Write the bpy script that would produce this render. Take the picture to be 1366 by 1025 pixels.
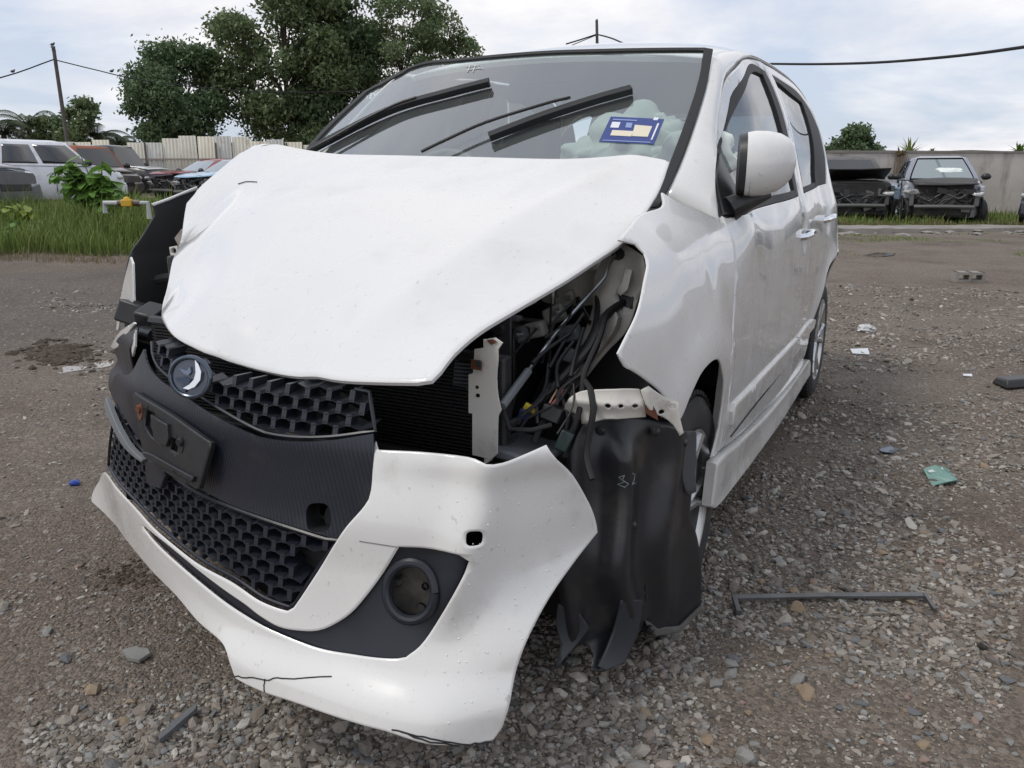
import bpy, bmesh, math, random
import numpy as np
from math import sin, cos, tan, atan, pi, radians, sqrt
from mathutils import Vector, Matrix, noise as mnoise
from mathutils.geometry import delaunay_2d_cdt
random.seed(7); rng = np.random.default_rng(7)
for o in list(bpy.data.objects): bpy.data.objects.remove(o)
scene = bpy.context.scene; COL = scene.collection
# ------------------------------------------------------------------ camera
HC, PIT, FPX, PW, PH = 1.07036, 0.251243, 1060.08, 1366., 1025.
cd = bpy.data.cameras.new('camera'); cam = bpy.data.objects.new('camera', cd); COL.objects.link(cam)
cam.location = (0, 0, HC); cam.rotation_euler = (pi/2-PIT, 0, 0)
cd.sensor_width = 36; cd.lens = FPX/PW*36; cd.clip_start = .02; cd.clip_end = 3000
scene.camera = cam
# ------------------------------------------------------------------ sky and sun
SUN_EL, SUN_AZ = radians(55), radians(-112)          # azimuth measured from +Y towards +X
world = bpy.data.worlds.new('World'); scene.world = world; world.use_nodes = True
nt = world.node_tree; N = nt.nodes; LK = nt.links
for n in list(N): N.remove(n)
def nd(tree, t, **kw):
    n = tree.nodes.new(t)
    for k, v in kw.items(): setattr(n, k, v)
    return n
out = nd(nt, 'ShaderNodeOutputWorld'); bg = nd(nt, 'ShaderNodeBackground')
sky = nd(nt, 'ShaderNodeTexSky', sky_type='NISHITA', sun_disc=False)
sky.sun_elevation = SUN_EL; sky.sun_rotation = SUN_AZ; sky.air_density = 1.0; sky.dust_density = 2.0
tc = nd(nt, 'ShaderNodeTexCoord'); sep = nd(nt, 'ShaderNodeSeparateXYZ'); LK.new(tc.outputs['Generated'], sep.inputs[0])
mz = nd(nt, 'ShaderNodeMath', operation='ADD'); LK.new(sep.outputs['Z'], mz.inputs[0]); mz.inputs[1].default_value = .16
mzx = nd(nt, 'ShaderNodeMath', operation='MAXIMUM'); LK.new(mz.outputs[0], mzx.inputs[0]); mzx.inputs[1].default_value = .08
dx = nd(nt, 'ShaderNodeMath', operation='DIVIDE'); dy = nd(nt, 'ShaderNodeMath', operation='DIVIDE')
LK.new(sep.outputs['X'], dx.inputs[0]); LK.new(mzx.outputs[0], dx.inputs[1]); LK.new(sep.outputs['Y'], dy.inputs[0]); LK.new(mzx.outputs[0], dy.inputs[1])
cmb = nd(nt, 'ShaderNodeCombineXYZ'); LK.new(dx.outputs[0], cmb.inputs[0]); LK.new(dy.outputs[0], cmb.inputs[1])
def wnoise(scale, detail, rough, off, dist=0.):
    mp = nd(nt, 'ShaderNodeMapping'); LK.new(cmb.outputs[0], mp.inputs[0]); mp.inputs['Location'].default_value = off
    n = nd(nt, 'ShaderNodeTexNoise'); LK.new(mp.outputs[0], n.inputs['Vector'])
    n.inputs['Scale'].default_value = scale; n.inputs['Detail'].default_value = detail; n.inputs['Roughness'].default_value = rough; n.inputs['Distortion'].default_value = dist
    return n
def wramp(src, p0, p1, c0=(0, 0, 0, 1), c1=(1, 1, 1, 1)):
    r = nd(nt, 'ShaderNodeValToRGB'); LK.new(src, r.inputs[0]); e = r.color_ramp.elements
    e[0].position = p0; e[0].color = c0; e[1].position = p1; e[1].color = c1; return r
n1 = wnoise(.62, 7, .55, (3.1, 1.7, 0), .3); cover = wramp(n1.outputs[0], .40, .60)
n2 = wnoise(1.6, 6, .6, (9.2, 4.4, 0), .4); tone = wramp(n2.outputs[0], .30, .70, (7.2, 7.2, 7.65, 1), (10.1, 9.8, 9.55, 1))
mix = nd(nt, 'ShaderNodeMix', data_type='RGBA'); LK.new(cover.outputs[0], mix.inputs[0])
skyb = nd(nt, 'ShaderNodeMix', data_type='RGBA'); skyb.inputs[0].default_value = .72
LK.new(sky.outputs[0], skyb.inputs[6]); skyb.inputs[7].default_value = (6.0, 6.7, 8.1, 1)
LK.new(skyb.outputs[2], mix.inputs[6]); LK.new(tone.outputs[0], mix.inputs[7])
LK.new(mix.outputs[2], bg.inputs[0]); bg.inputs[1].default_value = .1
LK.new(bg.outputs[0], out.inputs[0])
sd = bpy.data.lights.new('sun', 'SUN'); sun = bpy.data.objects.new('sun', sd); COL.objects.link(sun)
sd.energy = 1.3; sd.angle = radians(14); sd.color = (1, .955, .88)
sdir = Vector((sin(SUN_AZ)*cos(SUN_EL), cos(SUN_AZ)*cos(SUN_EL), sin(SUN_EL)))
sun.rotation_euler = sdir.to_track_quat('Z', 'Y').to_euler(); sun.location = (0, 0, 30)
vs = scene.view_settings; vs.view_transform = 'Standard'; vs.look = 'None'; vs.gamma = 1; vs.exposure = .22; vs.use_curve_mapping = False
# ------------------------------------------------------------------ materials
MATS = {}
def mat(name, color, rough=.6, metal=0., coat=0., var=None, vs_=8., vf=.5, bump=0., bs=60., coord='Object', island=None, spec=.5, trans=0., dirt=None, ds=3., dlo=.5, dhi=.75, speck=None):
    """one Principled material: colour, noise variation `var`, per-piece variation `island`, grime `dirt`, fine relief `bump`"""
    if name in MATS: return MATS[name]
    m = bpy.data.materials.new(name); m.use_nodes = True; t = m.node_tree; b = t.nodes['Principled BSDF']; L = t.links
    b.inputs['Roughness'].default_value = rough; b.inputs['Metallic'].default_value = metal; b.inputs['Coat Weight'].default_value = coat
    b.inputs['Coat Roughness'].default_value = .04; b.inputs['Specular IOR Level'].default_value = spec
    b.inputs['Transmission Weight'].default_value = trans
    c = t.nodes.new('ShaderNodeRGB'); c.outputs[0].default_value = (*color, 1); cur = c.outputs[0]
    tcx = t.nodes.new('ShaderNodeTexCoord')
    def nz(scale, detail=5):
        n = t.nodes.new('ShaderNodeTexNoise'); n.inputs['Scale'].default_value = scale; n.inputs['Detail'].default_value = detail; n.inputs['Roughness'].default_value = .6
        L.new(tcx.outputs[coord], n.inputs['Vector']); return n
    def mx(fac, col):
        nonlocal cur
        x = t.nodes.new('ShaderNodeMix'); x.data_type = 'RGBA'; L.new(fac, x.inputs[0]); L.new(cur, x.inputs[6]); x.inputs[7].default_value = (*col, 1); cur = x.outputs[2]
    def rmp(src, a, b_, top=1.):
        r = t.nodes.new('ShaderNodeMapRange'); L.new(src, r.inputs[0]); r.inputs[1].default_value = a; r.inputs[2].default_value = b_; r.inputs[4].default_value = top; r.clamp = True; return r.outputs[0]
    if island:
        g = t.nodes.new('ShaderNodeNewGeometry'); rr = t.nodes.new('ShaderNodeValToRGB'); L.new(g.outputs['Random Per Island'], rr.inputs[0])
        e = rr.color_ramp.elements; k = len(island)
        for i in range(2, k): e.new(.5)
        for i, cc in enumerate(island): e[i].position = i/(k-1); e[i].color = (*cc, 1)
        cur = rr.outputs[0]
    if var: mx(rmp(nz(vs_).outputs[0], .5-vf*.5, .5+vf*.5), var)
    if dirt: mx(rmp(nz(ds, 8).outputs[0], dlo, dhi, .8), dirt)
    if speck:
        mx(rmp(nz(70, 3).outputs[0], .66, .72, .45), speck); mx(rmp(nz(230, 2).outputs[0], .70, .74, .5), speck)
        rr_ = t.nodes.new('ShaderNodeMapRange'); L.new(nz(5, 8).outputs[0], rr_.inputs[0]); rr_.inputs[1].default_value = .4; rr_.inputs[2].default_value = .75; rr_.inputs[3].default_value = rough*.7; rr_.inputs[4].default_value = min(1, rough*2.0); L.new(rr_.outputs[0], b.inputs['Roughness'])
    L.new(cur, b.inputs['Base Color'])
    if bump:
        bn = t.nodes.new('ShaderNodeBump'); bn.inputs['Strength'].default_value = bump; bn.inputs['Distance'].default_value = .01
        L.new(nz(bs, 6).outputs[0], bn.inputs['Height']); L.new(bn.outputs[0], b.inputs['Normal'])
    MATS[name] = m; return m
def glass(name, tint=(.62, .72, .70), alpha=.55, r0=.05, r1=1.4):
    if name in MATS: return MATS[name]
    m = bpy.data.materials.new(name); m.use_nodes = True; t = m.node_tree; L = t.links
    t.nodes.remove(t.nodes['Principled BSDF']); o = t.nodes['Material Output']
    tr = t.nodes.new('ShaderNodeBsdfTransparent'); tr.inputs[0].default_value = (*tint, 1)
    gl = t.nodes.new('ShaderNodeBsdfGlossy'); gl.inputs['Roughness'].default_value = .015; gl.inputs[0].default_value = (.95, .97, 1, 1)
    fr = t.nodes.new('ShaderNodeFresnel'); fr.inputs[0].default_value = 1.52
    mr = t.nodes.new('ShaderNodeMapRange'); L.new(fr.outputs[0], mr.inputs[0]); mr.inputs[1].default_value = 0; mr.inputs[2].default_value = 1; mr.inputs[3].default_value = r0; mr.inputs[4].default_value = r1; mr.clamp = False
    cl = t.nodes.new('ShaderNodeClamp'); L.new(mr.outputs[0], cl.inputs[0])
    df = t.nodes.new('ShaderNodeBsdfDiffuse'); df.inputs[0].default_value = (.52, .56, .54, 1)      # thin film of dust
    m1 = t.nodes.new('ShaderNodeMixShader'); m1.inputs[0].default_value = alpha; L.new(tr.outputs[0], m1.inputs[1]); L.new(df.outputs[0], m1.inputs[2])
    m2 = t.nodes.new('ShaderNodeMixShader'); L.new(cl.outputs[0], m2.inputs[0]); L.new(m1.outputs[0], m2.inputs[1]); L.new(gl.outputs[0], m2.inputs[2])
    L.new(m2.outputs[0], o.inputs[0]); MATS[name] = m; return m
WHITE = mat('white_paint', (.70, .695, .68), .25, coat=.8, dirt=(.54, .53, .50), ds=5, dlo=.54, dhi=.90, speck=(.36, .34, .31))
DOORW = mat('dusty_white_paint', (.66, .665, .66), .28, coat=.8, dirt=(.40, .38, .35), ds=2.6, dlo=.47, dhi=.80, speck=(.34, .32, .29))
BUMPW = mat('bumper_white_paint', (.70, .69, .665), .26, coat=.7, dirt=(.50, .48, .43), ds=9, dlo=.57, dhi=.80, speck=(.34, .32, .28))
BARE = mat('primer_white', (.60, .58, .53), .5, dirt=(.30, .26, .2), ds=14, dlo=.55, dhi=.75)
RUST = mat('rust', (.14, .055, .028), .85, var=(.10, .035, .015), vs_=40)
BLACKP = mat('black_plastic', (.012, .0125, .0145), .42, var=(.026, .026, .027), vs_=20, bump=.05, bs=300)
DARKP = mat('dark_blue_black_plastic', (.013, .015, .022), .36, var=(.020, .022, .030), vs_=14, bump=.04, bs=400)
LINER = mat('liner_plastic', (.012, .013, .017), .30, var=(.022, .022, .025), vs_=9, dirt=(.09, .08, .065), ds=7, dlo=.52, dhi=.80)
RUBBER = mat('rubber', (.012, .012, .013), .6)
TYRE = mat('tyre_rubber', (.022, .022, .023), .75, dirt=(.11, .10, .085), ds=9, dlo=.5, dhi=.8)
ALLOY = mat('alloy', (.55, .56, .57), .32, .9, dirt=(.10, .09, .08), ds=12, dlo=.5, dhi=.75)
CHROME = mat('chrome', (.85, .86, .88), .06, 1.)
DARKM = mat('dark_metal', (.02, .02, .022), .55, var=(.05, .05, .05), vs_=25)
ENGINE = mat('engine_dark', (.018, .018, .02), .6, var=(.06, .055, .05), vs_=18)
GREYP = mat('grey_plastic', (.16, .17, .18), .5)
INNER = mat('inner_panel', (.55, .53, .48), .5, dirt=(.13, .12, .1), ds=8, dlo=.45, dhi=.75)
SEAT = mat('seat_fabric', (.20, .205, .20), .9)
HEADL = mat('headliner', (.62, .62, .59), .9)
DASH = mat('dashboard', (.13, .135, .13), .6)
GLASS = glass('windscreen_glass', (.84, .94, .90), .13, .11, 1.7); SGLASS = glass('side_glass', (.36, .40, .41), .06, .07, .95)
def clear():
    m = bpy.data.materials.new('clear_inner_face'); m.use_nodes = True; t = m.node_tree; t.nodes.remove(t.nodes['Principled BSDF']); q = t.nodes.new('ShaderNodeBsdfTransparent'); t.links.new(q.outputs[0], t.nodes['Material Output'].inputs[0]); return m
CLEAR = clear()
# carbon look film: fine diagonal ribs
def carbon():
    m = mat('carbon_film', (.015, .017, .026), .34, dirt=(.05, .05, .05), ds=10, dlo=.56, dhi=.8); t = m.node_tree; b = t.nodes['Principled BSDF']
    tcx = t.nodes.new('ShaderNodeTexCoord'); w = t.nodes.new('ShaderNodeTexWave'); w.bands_direction = 'DIAGONAL'; w.inputs['Scale'].default_value = 75; w.inputs['Distortion'].default_value = .3
    mp = t.nodes.new('ShaderNodeMapping'); mp.inputs['Scale'].default_value = (.0, 1, -.3); t.links.new(tcx.outputs['Object'], mp.inputs[0]); t.links.new(mp.outputs[0], w.inputs[0])
    bn = t.nodes.new('ShaderNodeBump'); bn.inputs['Strength'].default_value = .16; bn.inputs['Distance'].default_value = .004
    t.links.new(w.outputs['Fac'], bn.inputs['Height']); t.links.new(bn.outputs[0], b.inputs['Normal']); return m
CARBON = carbon()
# ------------------------------------------------------------------ mesh helpers
def tag(o, label=None, cat=None, group=None, kind=None):
    if label: o['label'] = label
    if cat: o['category'] = cat
    if group: o['group'] = group
    if kind: o['kind'] = kind
    return o
def empty(name, loc=(0, 0, 0), rz=0.):
    o = bpy.data.objects.new(name, None); COL.objects.link(o); o.location = loc; o.rotation_euler = (0, 0, rz); o.empty_display_size = .1; return o
def link(name, me, parent=None):
    o = bpy.data.objects.new(name, me); COL.objects.link(o)
    if parent: o.parent = parent
    return o
def mesh(name, verts, faces, mats, parent=None, mi=None, smooth=35):
    me = bpy.data.meshes.new(name); me.from_pydata([tuple(v) for v in verts], [], faces)
    for m in (mats if isinstance(mats, (list, tuple)) else [mats]): me.materials.append(m)
    if mi is not None: me.polygons.foreach_set('material_index', mi)
    if smooth:
        me.polygons.foreach_set('use_smooth', [True]*len(me.polygons)); me.update(); me.set_sharp_from_angle(angle=radians(smooth))
    me.update(); return link(name, me, parent)
class MB:
    """collects shapes into ONE mesh"""
    def __init__(s): s.v = []; s.f = []; s.m = []
    def add(s, v, f, m=0):
        k = len(s.v); s.v += [tuple(x) for x in v]; s.f += [tuple(i+k for i in q) for q in f]; s.m += [m]*len(f); return s
    def box(s, c, d, R=None, m=0, taper=1.):
        hx, hy, hz = d[0]/2, d[1]/2, d[2]/2
        v = [Vector((x*(taper if z > 0 else 1), y*(taper if z > 0 else 1), z)) for z in (-hz, hz) for x, y in ((-hx, -hy), (hx, -hy), (hx, hy), (-hx, hy))]
        if R is not None: v = [R @ q for q in v]
        return s.add([q+Vector(c) for q in v], [(3, 2, 1, 0), (4, 5, 6, 7), (0, 1, 5, 4), (1, 2, 6, 5), (2, 3, 7, 6), (3, 0, 4, 7)], m)
    def tube(s, pts, r, n=8, m=0, caps=True):
        pts = [Vector(p) for p in pts]; k = len(pts); rs = r if isinstance(r, (list, tuple)) else [r]*k
        v = []; f = []; up = None
        for i, p in enumerate(pts):
            d = (pts[min(i+1, k-1)]-pts[max(i-1, 0)]).normalized()
            if up is None: up = d.orthogonal().normalized()
            up = (up-d*up.dot(d)); up = up.normalized() if up.length > 1e-6 else d.orthogonal().normalized()
            w = d.cross(up)
            for j in range(n):
                t = 2*pi*j/n; v.append(p+(up*cos(t)+w*sin(t))*rs[i])
        for i in range(k-1):
            for j in range(n): f.append((i*n+j, i*n+(j+1) % n, (i+1)*n+(j+1) % n, (i+1)*n+j))
        if caps: f.append(tuple(range(n-1, -1, -1))); f.append(tuple((k-1)*n+j for j in range(n)))
        return s.add(v, f, m)
    def lathe(s, prof, n=32, axis='y', c=(0, 0, 0), m=0, closed=False):
        """prof: (radius, along) pairs turned round an axis"""
        v = []; k = len(prof)
        for j in range(n):
            t = 2*pi*j/n
            for r, h in prof:
                q = {'y': (r*cos(t), h, r*sin(t)), 'z': (r*cos(t), r*sin(t), h), 'x': (h, r*cos(t), r*sin(t))}[axis]
                v.append((q[0]+c[0], q[1]+c[1], q[2]+c[2]))
        f = []
        for j in range(n):
            for i in range(k if closed else k-1):
                i2 = (i+1) % k; f.append((j*k+i, ((j+1) % n)*k+i, ((j+1) % n)*k+i2, j*k+i2))
        return s.add(v, f, m)
    def build(s, name, mats, parent=None, smooth=35, bevel=0.):
        o = mesh(name, s.v, s.f, mats, parent, s.m, smooth)
        bm = bmesh.new(); bm.from_mesh(o.data); bmesh.ops.recalc_face_normals(bm, faces=bm.faces); bm.to_mesh(o.data); bm.free()
        if smooth: o.data.set_sharp_from_angle(angle=radians(smooth))
        if bevel:
            b = o.modifiers.new('bevel', 'BEVEL'); b.width = bevel; b.segments = 2; b.limit_method = 'ANGLE'; b.angle_limit = radians(40)
        return o
def blob(c, r, sub=2, seed=0, amp=.25, freq=3., R=None):
    bm = bmesh.new(); bmesh.ops.create_icosphere(bm, subdivisions=sub, radius=1)
    v = []
    for q in bm.verts:
        p = q.co*(1+amp*mnoise.noise(q.co*freq*.5+Vector((seed*7.3, seed*3.1, 0)))); p = Vector((p.x*r[0], p.y*r[1], p.z*r[2]))
        if R is not None: p = R @ p
        v.append(p+Vector(c))
    f = [tuple(x.index for x in q.verts) for q in bm.faces]; bm.free(); return v, f
def big_mesh(name, V, F, mats, parent=None, smooth=False):
    """fast numpy mesh: V (n,3), F (m,k)"""
    me = bpy.data.meshes.new(name); k = F.shape[1]
    me.vertices.add(len(V)); me.vertices.foreach_set('co', V.astype(np.float32).ravel())
    me.loops.add(F.size); me.loops.foreach_set('vertex_index', F.astype(np.int32).ravel())
    me.polygons.add(len(F)); me.polygons.foreach_set('loop_start', np.arange(0, F.size, k, dtype=np.int32)); me.polygons.foreach_set('loop_total', np.full(len(F), k, dtype=np.int32))
    me.polygons.foreach_set('use_smooth', np.full(len(F), smooth)); me.update(calc_edges=True); me.validate()
    for m in (mats if isinstance(mats, (list, tuple)) else [mats]): me.materials.append(m)
    return link(name, me, parent)
def copy_tree(o, parent=None):
    c = o.copy(); COL.objects.link(c); c.parent = parent
    for ch in list(o.children): copy_tree(ch, c)
    return c
# ------------------------------------------------------------------ where a sight line meets a surface of the place
def wray(px, py):
    x = (px-PW/2)/FPX; y = -(py-PH/2)/FPX
    return np.array([0, 0, HC]), np.array([x, cos(PIT)+y*sin(PIT), -sin(PIT)+y*cos(PIT)])
def smst(a, b, x):
    t = np.clip((np.asarray(x, float)-a)/(b-a), 0, 1); return t*t*(3-2*t)
def mound(x, y):
    return .45*smst(10.3, 13.4, y)*smst(1.5, -3.6, x)+.05*smst(17.5, 19.5, y)*smst(3, 6, x)
def ground_z(x, y):
    p = Vector((x, y, 0)); r = sqrt(x*x+y*y)
    return float(mound(x, y))+.030*mnoise.noise(p*.55)*min(1, r/6)+.012*mnoise.noise(p*2.1+Vector((5, 0, 0)))+.007*mnoise.noise(p*6.3)
def gp(px, py, lift=0.):
    o, d = wray(px, py); t = -HC/d[2]
    for _ in range(12):
        p = o+d*t; t = (ground_z(p[0], p[1])+lift-HC)/d[2]
    return Vector(o+d*t)
def far(px, py, Y):
    o, d = wray(px, py); return Vector(o+d*(Y/d[1]))
# ------------------------------------------------------------------ ground
GROUND = mat('gravel_earth', (.128, .099, .078), .92, var=(.185, .158, .132), vs_=.75, vf=.35, dirt=(.075, .06, .048), ds=.9, dlo=.53, dhi=.68)
def finish_ground():
    t = GROUND.node_tree; L = t.links; b = t.nodes['Principled BSDF']; tcx = t.nodes.new('ShaderNodeTexCoord')
    vo = t.nodes.new('ShaderNodeTexVoronoi'); vo.inputs['Scale'].default_value = 120; vo.inputs['Randomness'].default_value = 1; L.new(tcx.outputs['Object'], vo.inputs['Vector'])
    v2 = t.nodes.new('ShaderNodeTexVoronoi'); v2.inputs['Scale'].default_value = 38; L.new(tcx.outputs['Object'], v2.inputs['Vector'])
    cur = b.inputs['Base Color'].links[0].from_socket
    def mixc(col_src, fac_src, blend='MIX', fac=1.):
        nonlocal cur
        x = t.nodes.new('ShaderNodeMix'); x.data_type = 'RGBA'; x.blend_type = blend
        if fac_src is None: x.inputs[0].default_value = fac
        else: L.new(fac_src, x.inputs[0])
        L.new(cur, x.inputs[6])
        if isinstance(col_src, tuple): x.inputs[7].default_value = (*col_src, 1)
        else: L.new(col_src, x.inputs[7])
        cur = x.outputs[2]
    vd = t.nodes.new('ShaderNodeVectorMath'); vd.operation = 'DISTANCE'; L.new(tcx.outputs['Object'], vd.inputs[0]); vd.inputs[1].default_value = (-4.2, 7.6, 0)
    nn_ = t.nodes.new('ShaderNodeTexNoise'); nn_.inputs['Scale'].default_value = .8; nn_.inputs['Detail'].default_value = 6; L.new(tcx.outputs['Object'], nn_.inputs['Vector'])
    m1_ = t.nodes.new('ShaderNodeMath'); m1_.operation = 'MULTIPLY_ADD'; L.new(nn_.outputs[0], m1_.inputs[0]); m1_.inputs[1].default_value = 3.0; L.new(vd.outputs['Value'], m1_.inputs[2])
    m2_ = t.nodes.new('ShaderNodeMapRange'); L.new(m1_.outputs[0], m2_.inputs[0]); m2_.inputs[1].default_value = 5.2; m2_.inputs[2].default_value = 3.4; m2_.inputs[4].default_value = .62
    mixc((.095, .084, .076), m2_.outputs[0])
    # every small chip of stone has its own grey
    sx = t.nodes.new('ShaderNodeSeparateColor'); L.new(vo.outputs['Color'], sx.inputs[0])
    r1 = t.nodes.new('ShaderNodeValToRGB'); L.new(sx.outputs[0], r1.inputs[0]); e = r1.color_ramp.elements
    e[0].position = .1; e[0].color = (.45, .43, .40, 1); e[1].position = .95; e[1].color = (1.75, 1.68, 1.58, 1)
    mixc(r1.outputs[0], None, 'MULTIPLY', .55)
    s2 = t.nodes.new('ShaderNodeSeparateColor'); L.new(v2.outputs['Color'], s2.inputs[0])
    pick = t.nodes.new('ShaderNodeMapRange'); L.new(s2.outputs[1], pick.inputs[0]); pick.inputs[1].default_value = .80; pick.inputs[2].default_value = .84
    dm = t.nodes.new('ShaderNodeMapRange'); L.new(v2.outputs['Distance'], dm.inputs[0]); dm.inputs[1].default_value = .42; dm.inputs[2].default_value = .36
    mu = t.nodes.new('ShaderNodeMath'); mu.operation = 'MULTIPLY'; L.new(pick.outputs[0], mu.inputs[0]); L.new(dm.outputs[0], mu.inputs[1])
    mixc((.25, .225, .195), mu.outputs[0])
    L.new(cur, b.inputs['Base Color'])
    ad = t.nodes.new('ShaderNodeMath'); ad.operation = 'MULTIPLY_ADD'; L.new(vo.outputs['Distance'], ad.inputs[0]); ad.inputs[1].default_value = -.5
    n = t.nodes.new('ShaderNodeTexNoise'); n.inputs['Scale'].default_value = 140; n.inputs['Detail'].default_value = 4; L.new(tcx.outputs['Object'], n.inputs['Vector']); L.new(n.outputs[0], ad.inputs[2])
    bn = t.nodes.new('ShaderNodeBump'); bn.inputs['Strength'].default_value = .9; bn.inputs['Distance'].default_value = .014; L.new(ad.outputs[0], bn.inputs['Height']); L.new(bn.outputs[0], b.inputs['Normal'])
finish_ground()
def make_ground():
    rs = np.concatenate([[.02], np.geomspace(.5, 2500, 250)])
    th = np.concatenate([np.linspace(-.72, .72, 260), np.linspace(.72, 2*pi-.72, 80)[1:-1]])
    V = np.zeros((len(rs)*len(th), 3)); k = 0
    for r in rs:
        for t in th:
            x, y = r*sin(t), r*cos(t); V[k] = (x, y, ground_z(x, y) if r < 90 else float(mound(x, y))); k += 1
    n = len(th); i, j = np.meshgrid(np.arange(len(rs)-1), np.arange(n), indexing='ij'); j2 = (j+1) % n
    F = np.stack([i*n+j, (i+1)*n+j, (i+1)*n+j2, i*n+j2], -1).reshape(-1, 4)[:, ::-1]
    return tag(big_mesh('ground', V, F, GROUND, smooth=True), kind='structure')
ground = make_ground()
# ================================================================== the crashed white hatchback
# car frame: a = metres behind the nose, l = metres to the car's left, z = height
PSI, TX, TY = 0.473897, -.626353, 1.473539
CARLABEL = 'crashed white hatchback with torn front bumper, missing headlight and buckled hood'
car = tag(empty('hatchback_car', (TX, TY, 0), pi/2-PSI), CARLABEL, 'car')
def P3(p): return (p[0], -p[1], p[2])
_S, _C = sin(PSI), cos(PSI); RC = np.array([[_S, _C, 0], [_C, -_S, 0], [0, 0, 1]])
def cray(px, py):
    o, d = wray(px, py); return RC @ (o-np.array([TX, TY, 0])), RC @ d
def at(px, py, a=None, l=None, z=None):
    o, d = cray(px, py); k, v = (0, a) if a is not None else (1, l) if l is not None else (2, z)
    return o+d*((v-o[k])/d[k])
def tps(C, lam=1e-6, pre=None):
    C = np.array(C, float); P = C[:, :2]; V = C[:, 2].copy(); n = len(P)
    if pre is not None: V -= pre(P[:, 0], P[:, 1])
    def U(r): return np.where(r < 1e-12, 0, r*np.log(np.maximum(r, 1e-12)))
    A = np.zeros((n+3, n+3)); A[:n, :n] = U(((P[:, None]-P[None])**2).sum(-1))+lam*np.eye(n); A[:n, n] = 1; A[:n, n+1:] = P; A[n, :n] = 1; A[n+1:, :n] = P.T
    w = np.linalg.solve(A, np.concatenate([V, np.zeros(3)]))
    def f(u, v):
        u = np.asarray(u, float); v = np.asarray(v, float); r = w[n]+w[n+1]*u+w[n+2]*v
        for i in range(n): r = r+w[i]*U((u-P[i, 0])**2+(v-P[i, 1])**2)
        return r+(pre(u, v) if pre is not None else 0)
    return f
class Surf:
    """a smooth sheet: 'side' l=f(a,z), 'top' z=f(a,l), 'front' a=f(l,z)"""
    IDX = {'side': (0, 2, 1), 'top': (0, 1, 2), 'front': (1, 2, 0)}
    def __init__(s, kind, f, ur, vr, sgn=1): s.k = kind; s.f = f; s.ur = ur; s.vr = vr; s.sgn = sgn; s.i = s.IDX[kind]
    def P(s, u, v, off=0.):
        u = np.asarray(u, float); v = np.asarray(v, float); e = 2e-3
        d = s.f(u, v); du = (s.f(u+e, v)-s.f(u-e, v))/(2*e); dv = (s.f(u, v+e)-s.f(u, v-e))/(2*e)
        nl = np.sqrt(1+du*du+dv*dv); R = np.zeros((u.size, 3)); g = s.sgn*off/nl
        R[:, s.i[0]] = u-du*g; R[:, s.i[1]] = v-dv*g; R[:, s.i[2]] = d+g
        return R
    def hit(s, px, py):
        o, d = cray(px, py); t = np.linspace(.5, 7, 2600); Q = o[:, None]+t*d[:, None]
        u, v, w = (Q[k] for k in s.i); ok = (u > s.ur[0]) & (u < s.ur[1]) & (v > s.vr[0]) & (v < s.vr[1])
        g = np.where(ok, w-s.f(u, v), np.nan); c = np.where(np.sign(g[1:])*np.sign(g[:-1]) < 0)[0]
        if len(c) == 0:
            j = int(np.nanargmin(np.abs(g))) if ok.any() else 0
            print('MISS', s.k, px, py, float(g[j])); return float(u[j]), float(v[j])
        j = c[0]; q = g[j]/(g[j]-g[j+1]); return float(u[j]+(u[j+1]-u[j])*q), float(v[j]+(v[j+1]-v[j])*q)
    def uv(s, pts): return [s.hit(*p) if max(abs(p[0]), abs(p[1])) > 10 else tuple(p) for p in pts]
def curve(pts, step, closed=True, corner=38):
    """Catmull-Rom through pts, keeping corners, sampled every `step`"""
    P = [np.array(p, float) for p in pts]; n = len(P); outp = []
    def cor(i):
        if not closed and i in (0, n-1): return True
        a, b = P[i]-P[i-1], P[(i+1) % n]-P[i]; c = a@b/(np.linalg.norm(a)*np.linalg.norm(b)+1e-12); return math.degrees(math.acos(max(-1, min(1, c)))) > corner
    C = [cor(i) for i in range(n)]
    for i in range(n if closed else n-1):
        p1, p2 = P[i], P[(i+1) % n]
        p0 = P[i-1] if not C[i] else p1*2-p2; p3 = P[(i+2) % n] if not C[(i+1) % n] else p2*2-p1
        k = max(1, int(np.linalg.norm(p2-p1)/step))
        for j in range(k):
            t = j/k; outp.append(.5*(2*p1+(p2-p0)*t+(2*p0-5*p1+4*p2-p3)*t*t+(3*p1-p0-3*p2+p3)*t**3))
    if not closed: outp.append(P[-1])
    return outp
def inside(poly, X, Y):
    poly = np.array(poly); r = np.zeros(X.shape, bool); x0, y0 = poly[-1]
    for x1, y1 in poly:
        c = (y1 > Y) != (y0 > Y); r ^= c & (X < (x0-x1)*(Y-y1)/((y0-y1) if y0 != y1 else 1e-12)+x1); x0, y0 = x1, y1
    return r
def inset(poly, d):
    """shrink (d>0) a closed 2-D outline"""
    P = np.array(poly); A = .5*np.sum(P[:, 0]*np.roll(P[:, 1], -1)-np.roll(P[:, 0], -1)*P[:, 1]); sg = 1 if A > 0 else -1
    e = np.roll(P, -1, 0)-P; e /= np.linalg.norm(e, axis=1)[:, None]+1e-12; nrm = np.stack([-e[:, 1], e[:, 0]], 1)*sg
    m = nrm+np.roll(nrm, 1, 0); m /= np.maximum(np.linalg.norm(m, axis=1)[:, None], .35); return [tuple(q) for q in P+m*d]
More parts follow.
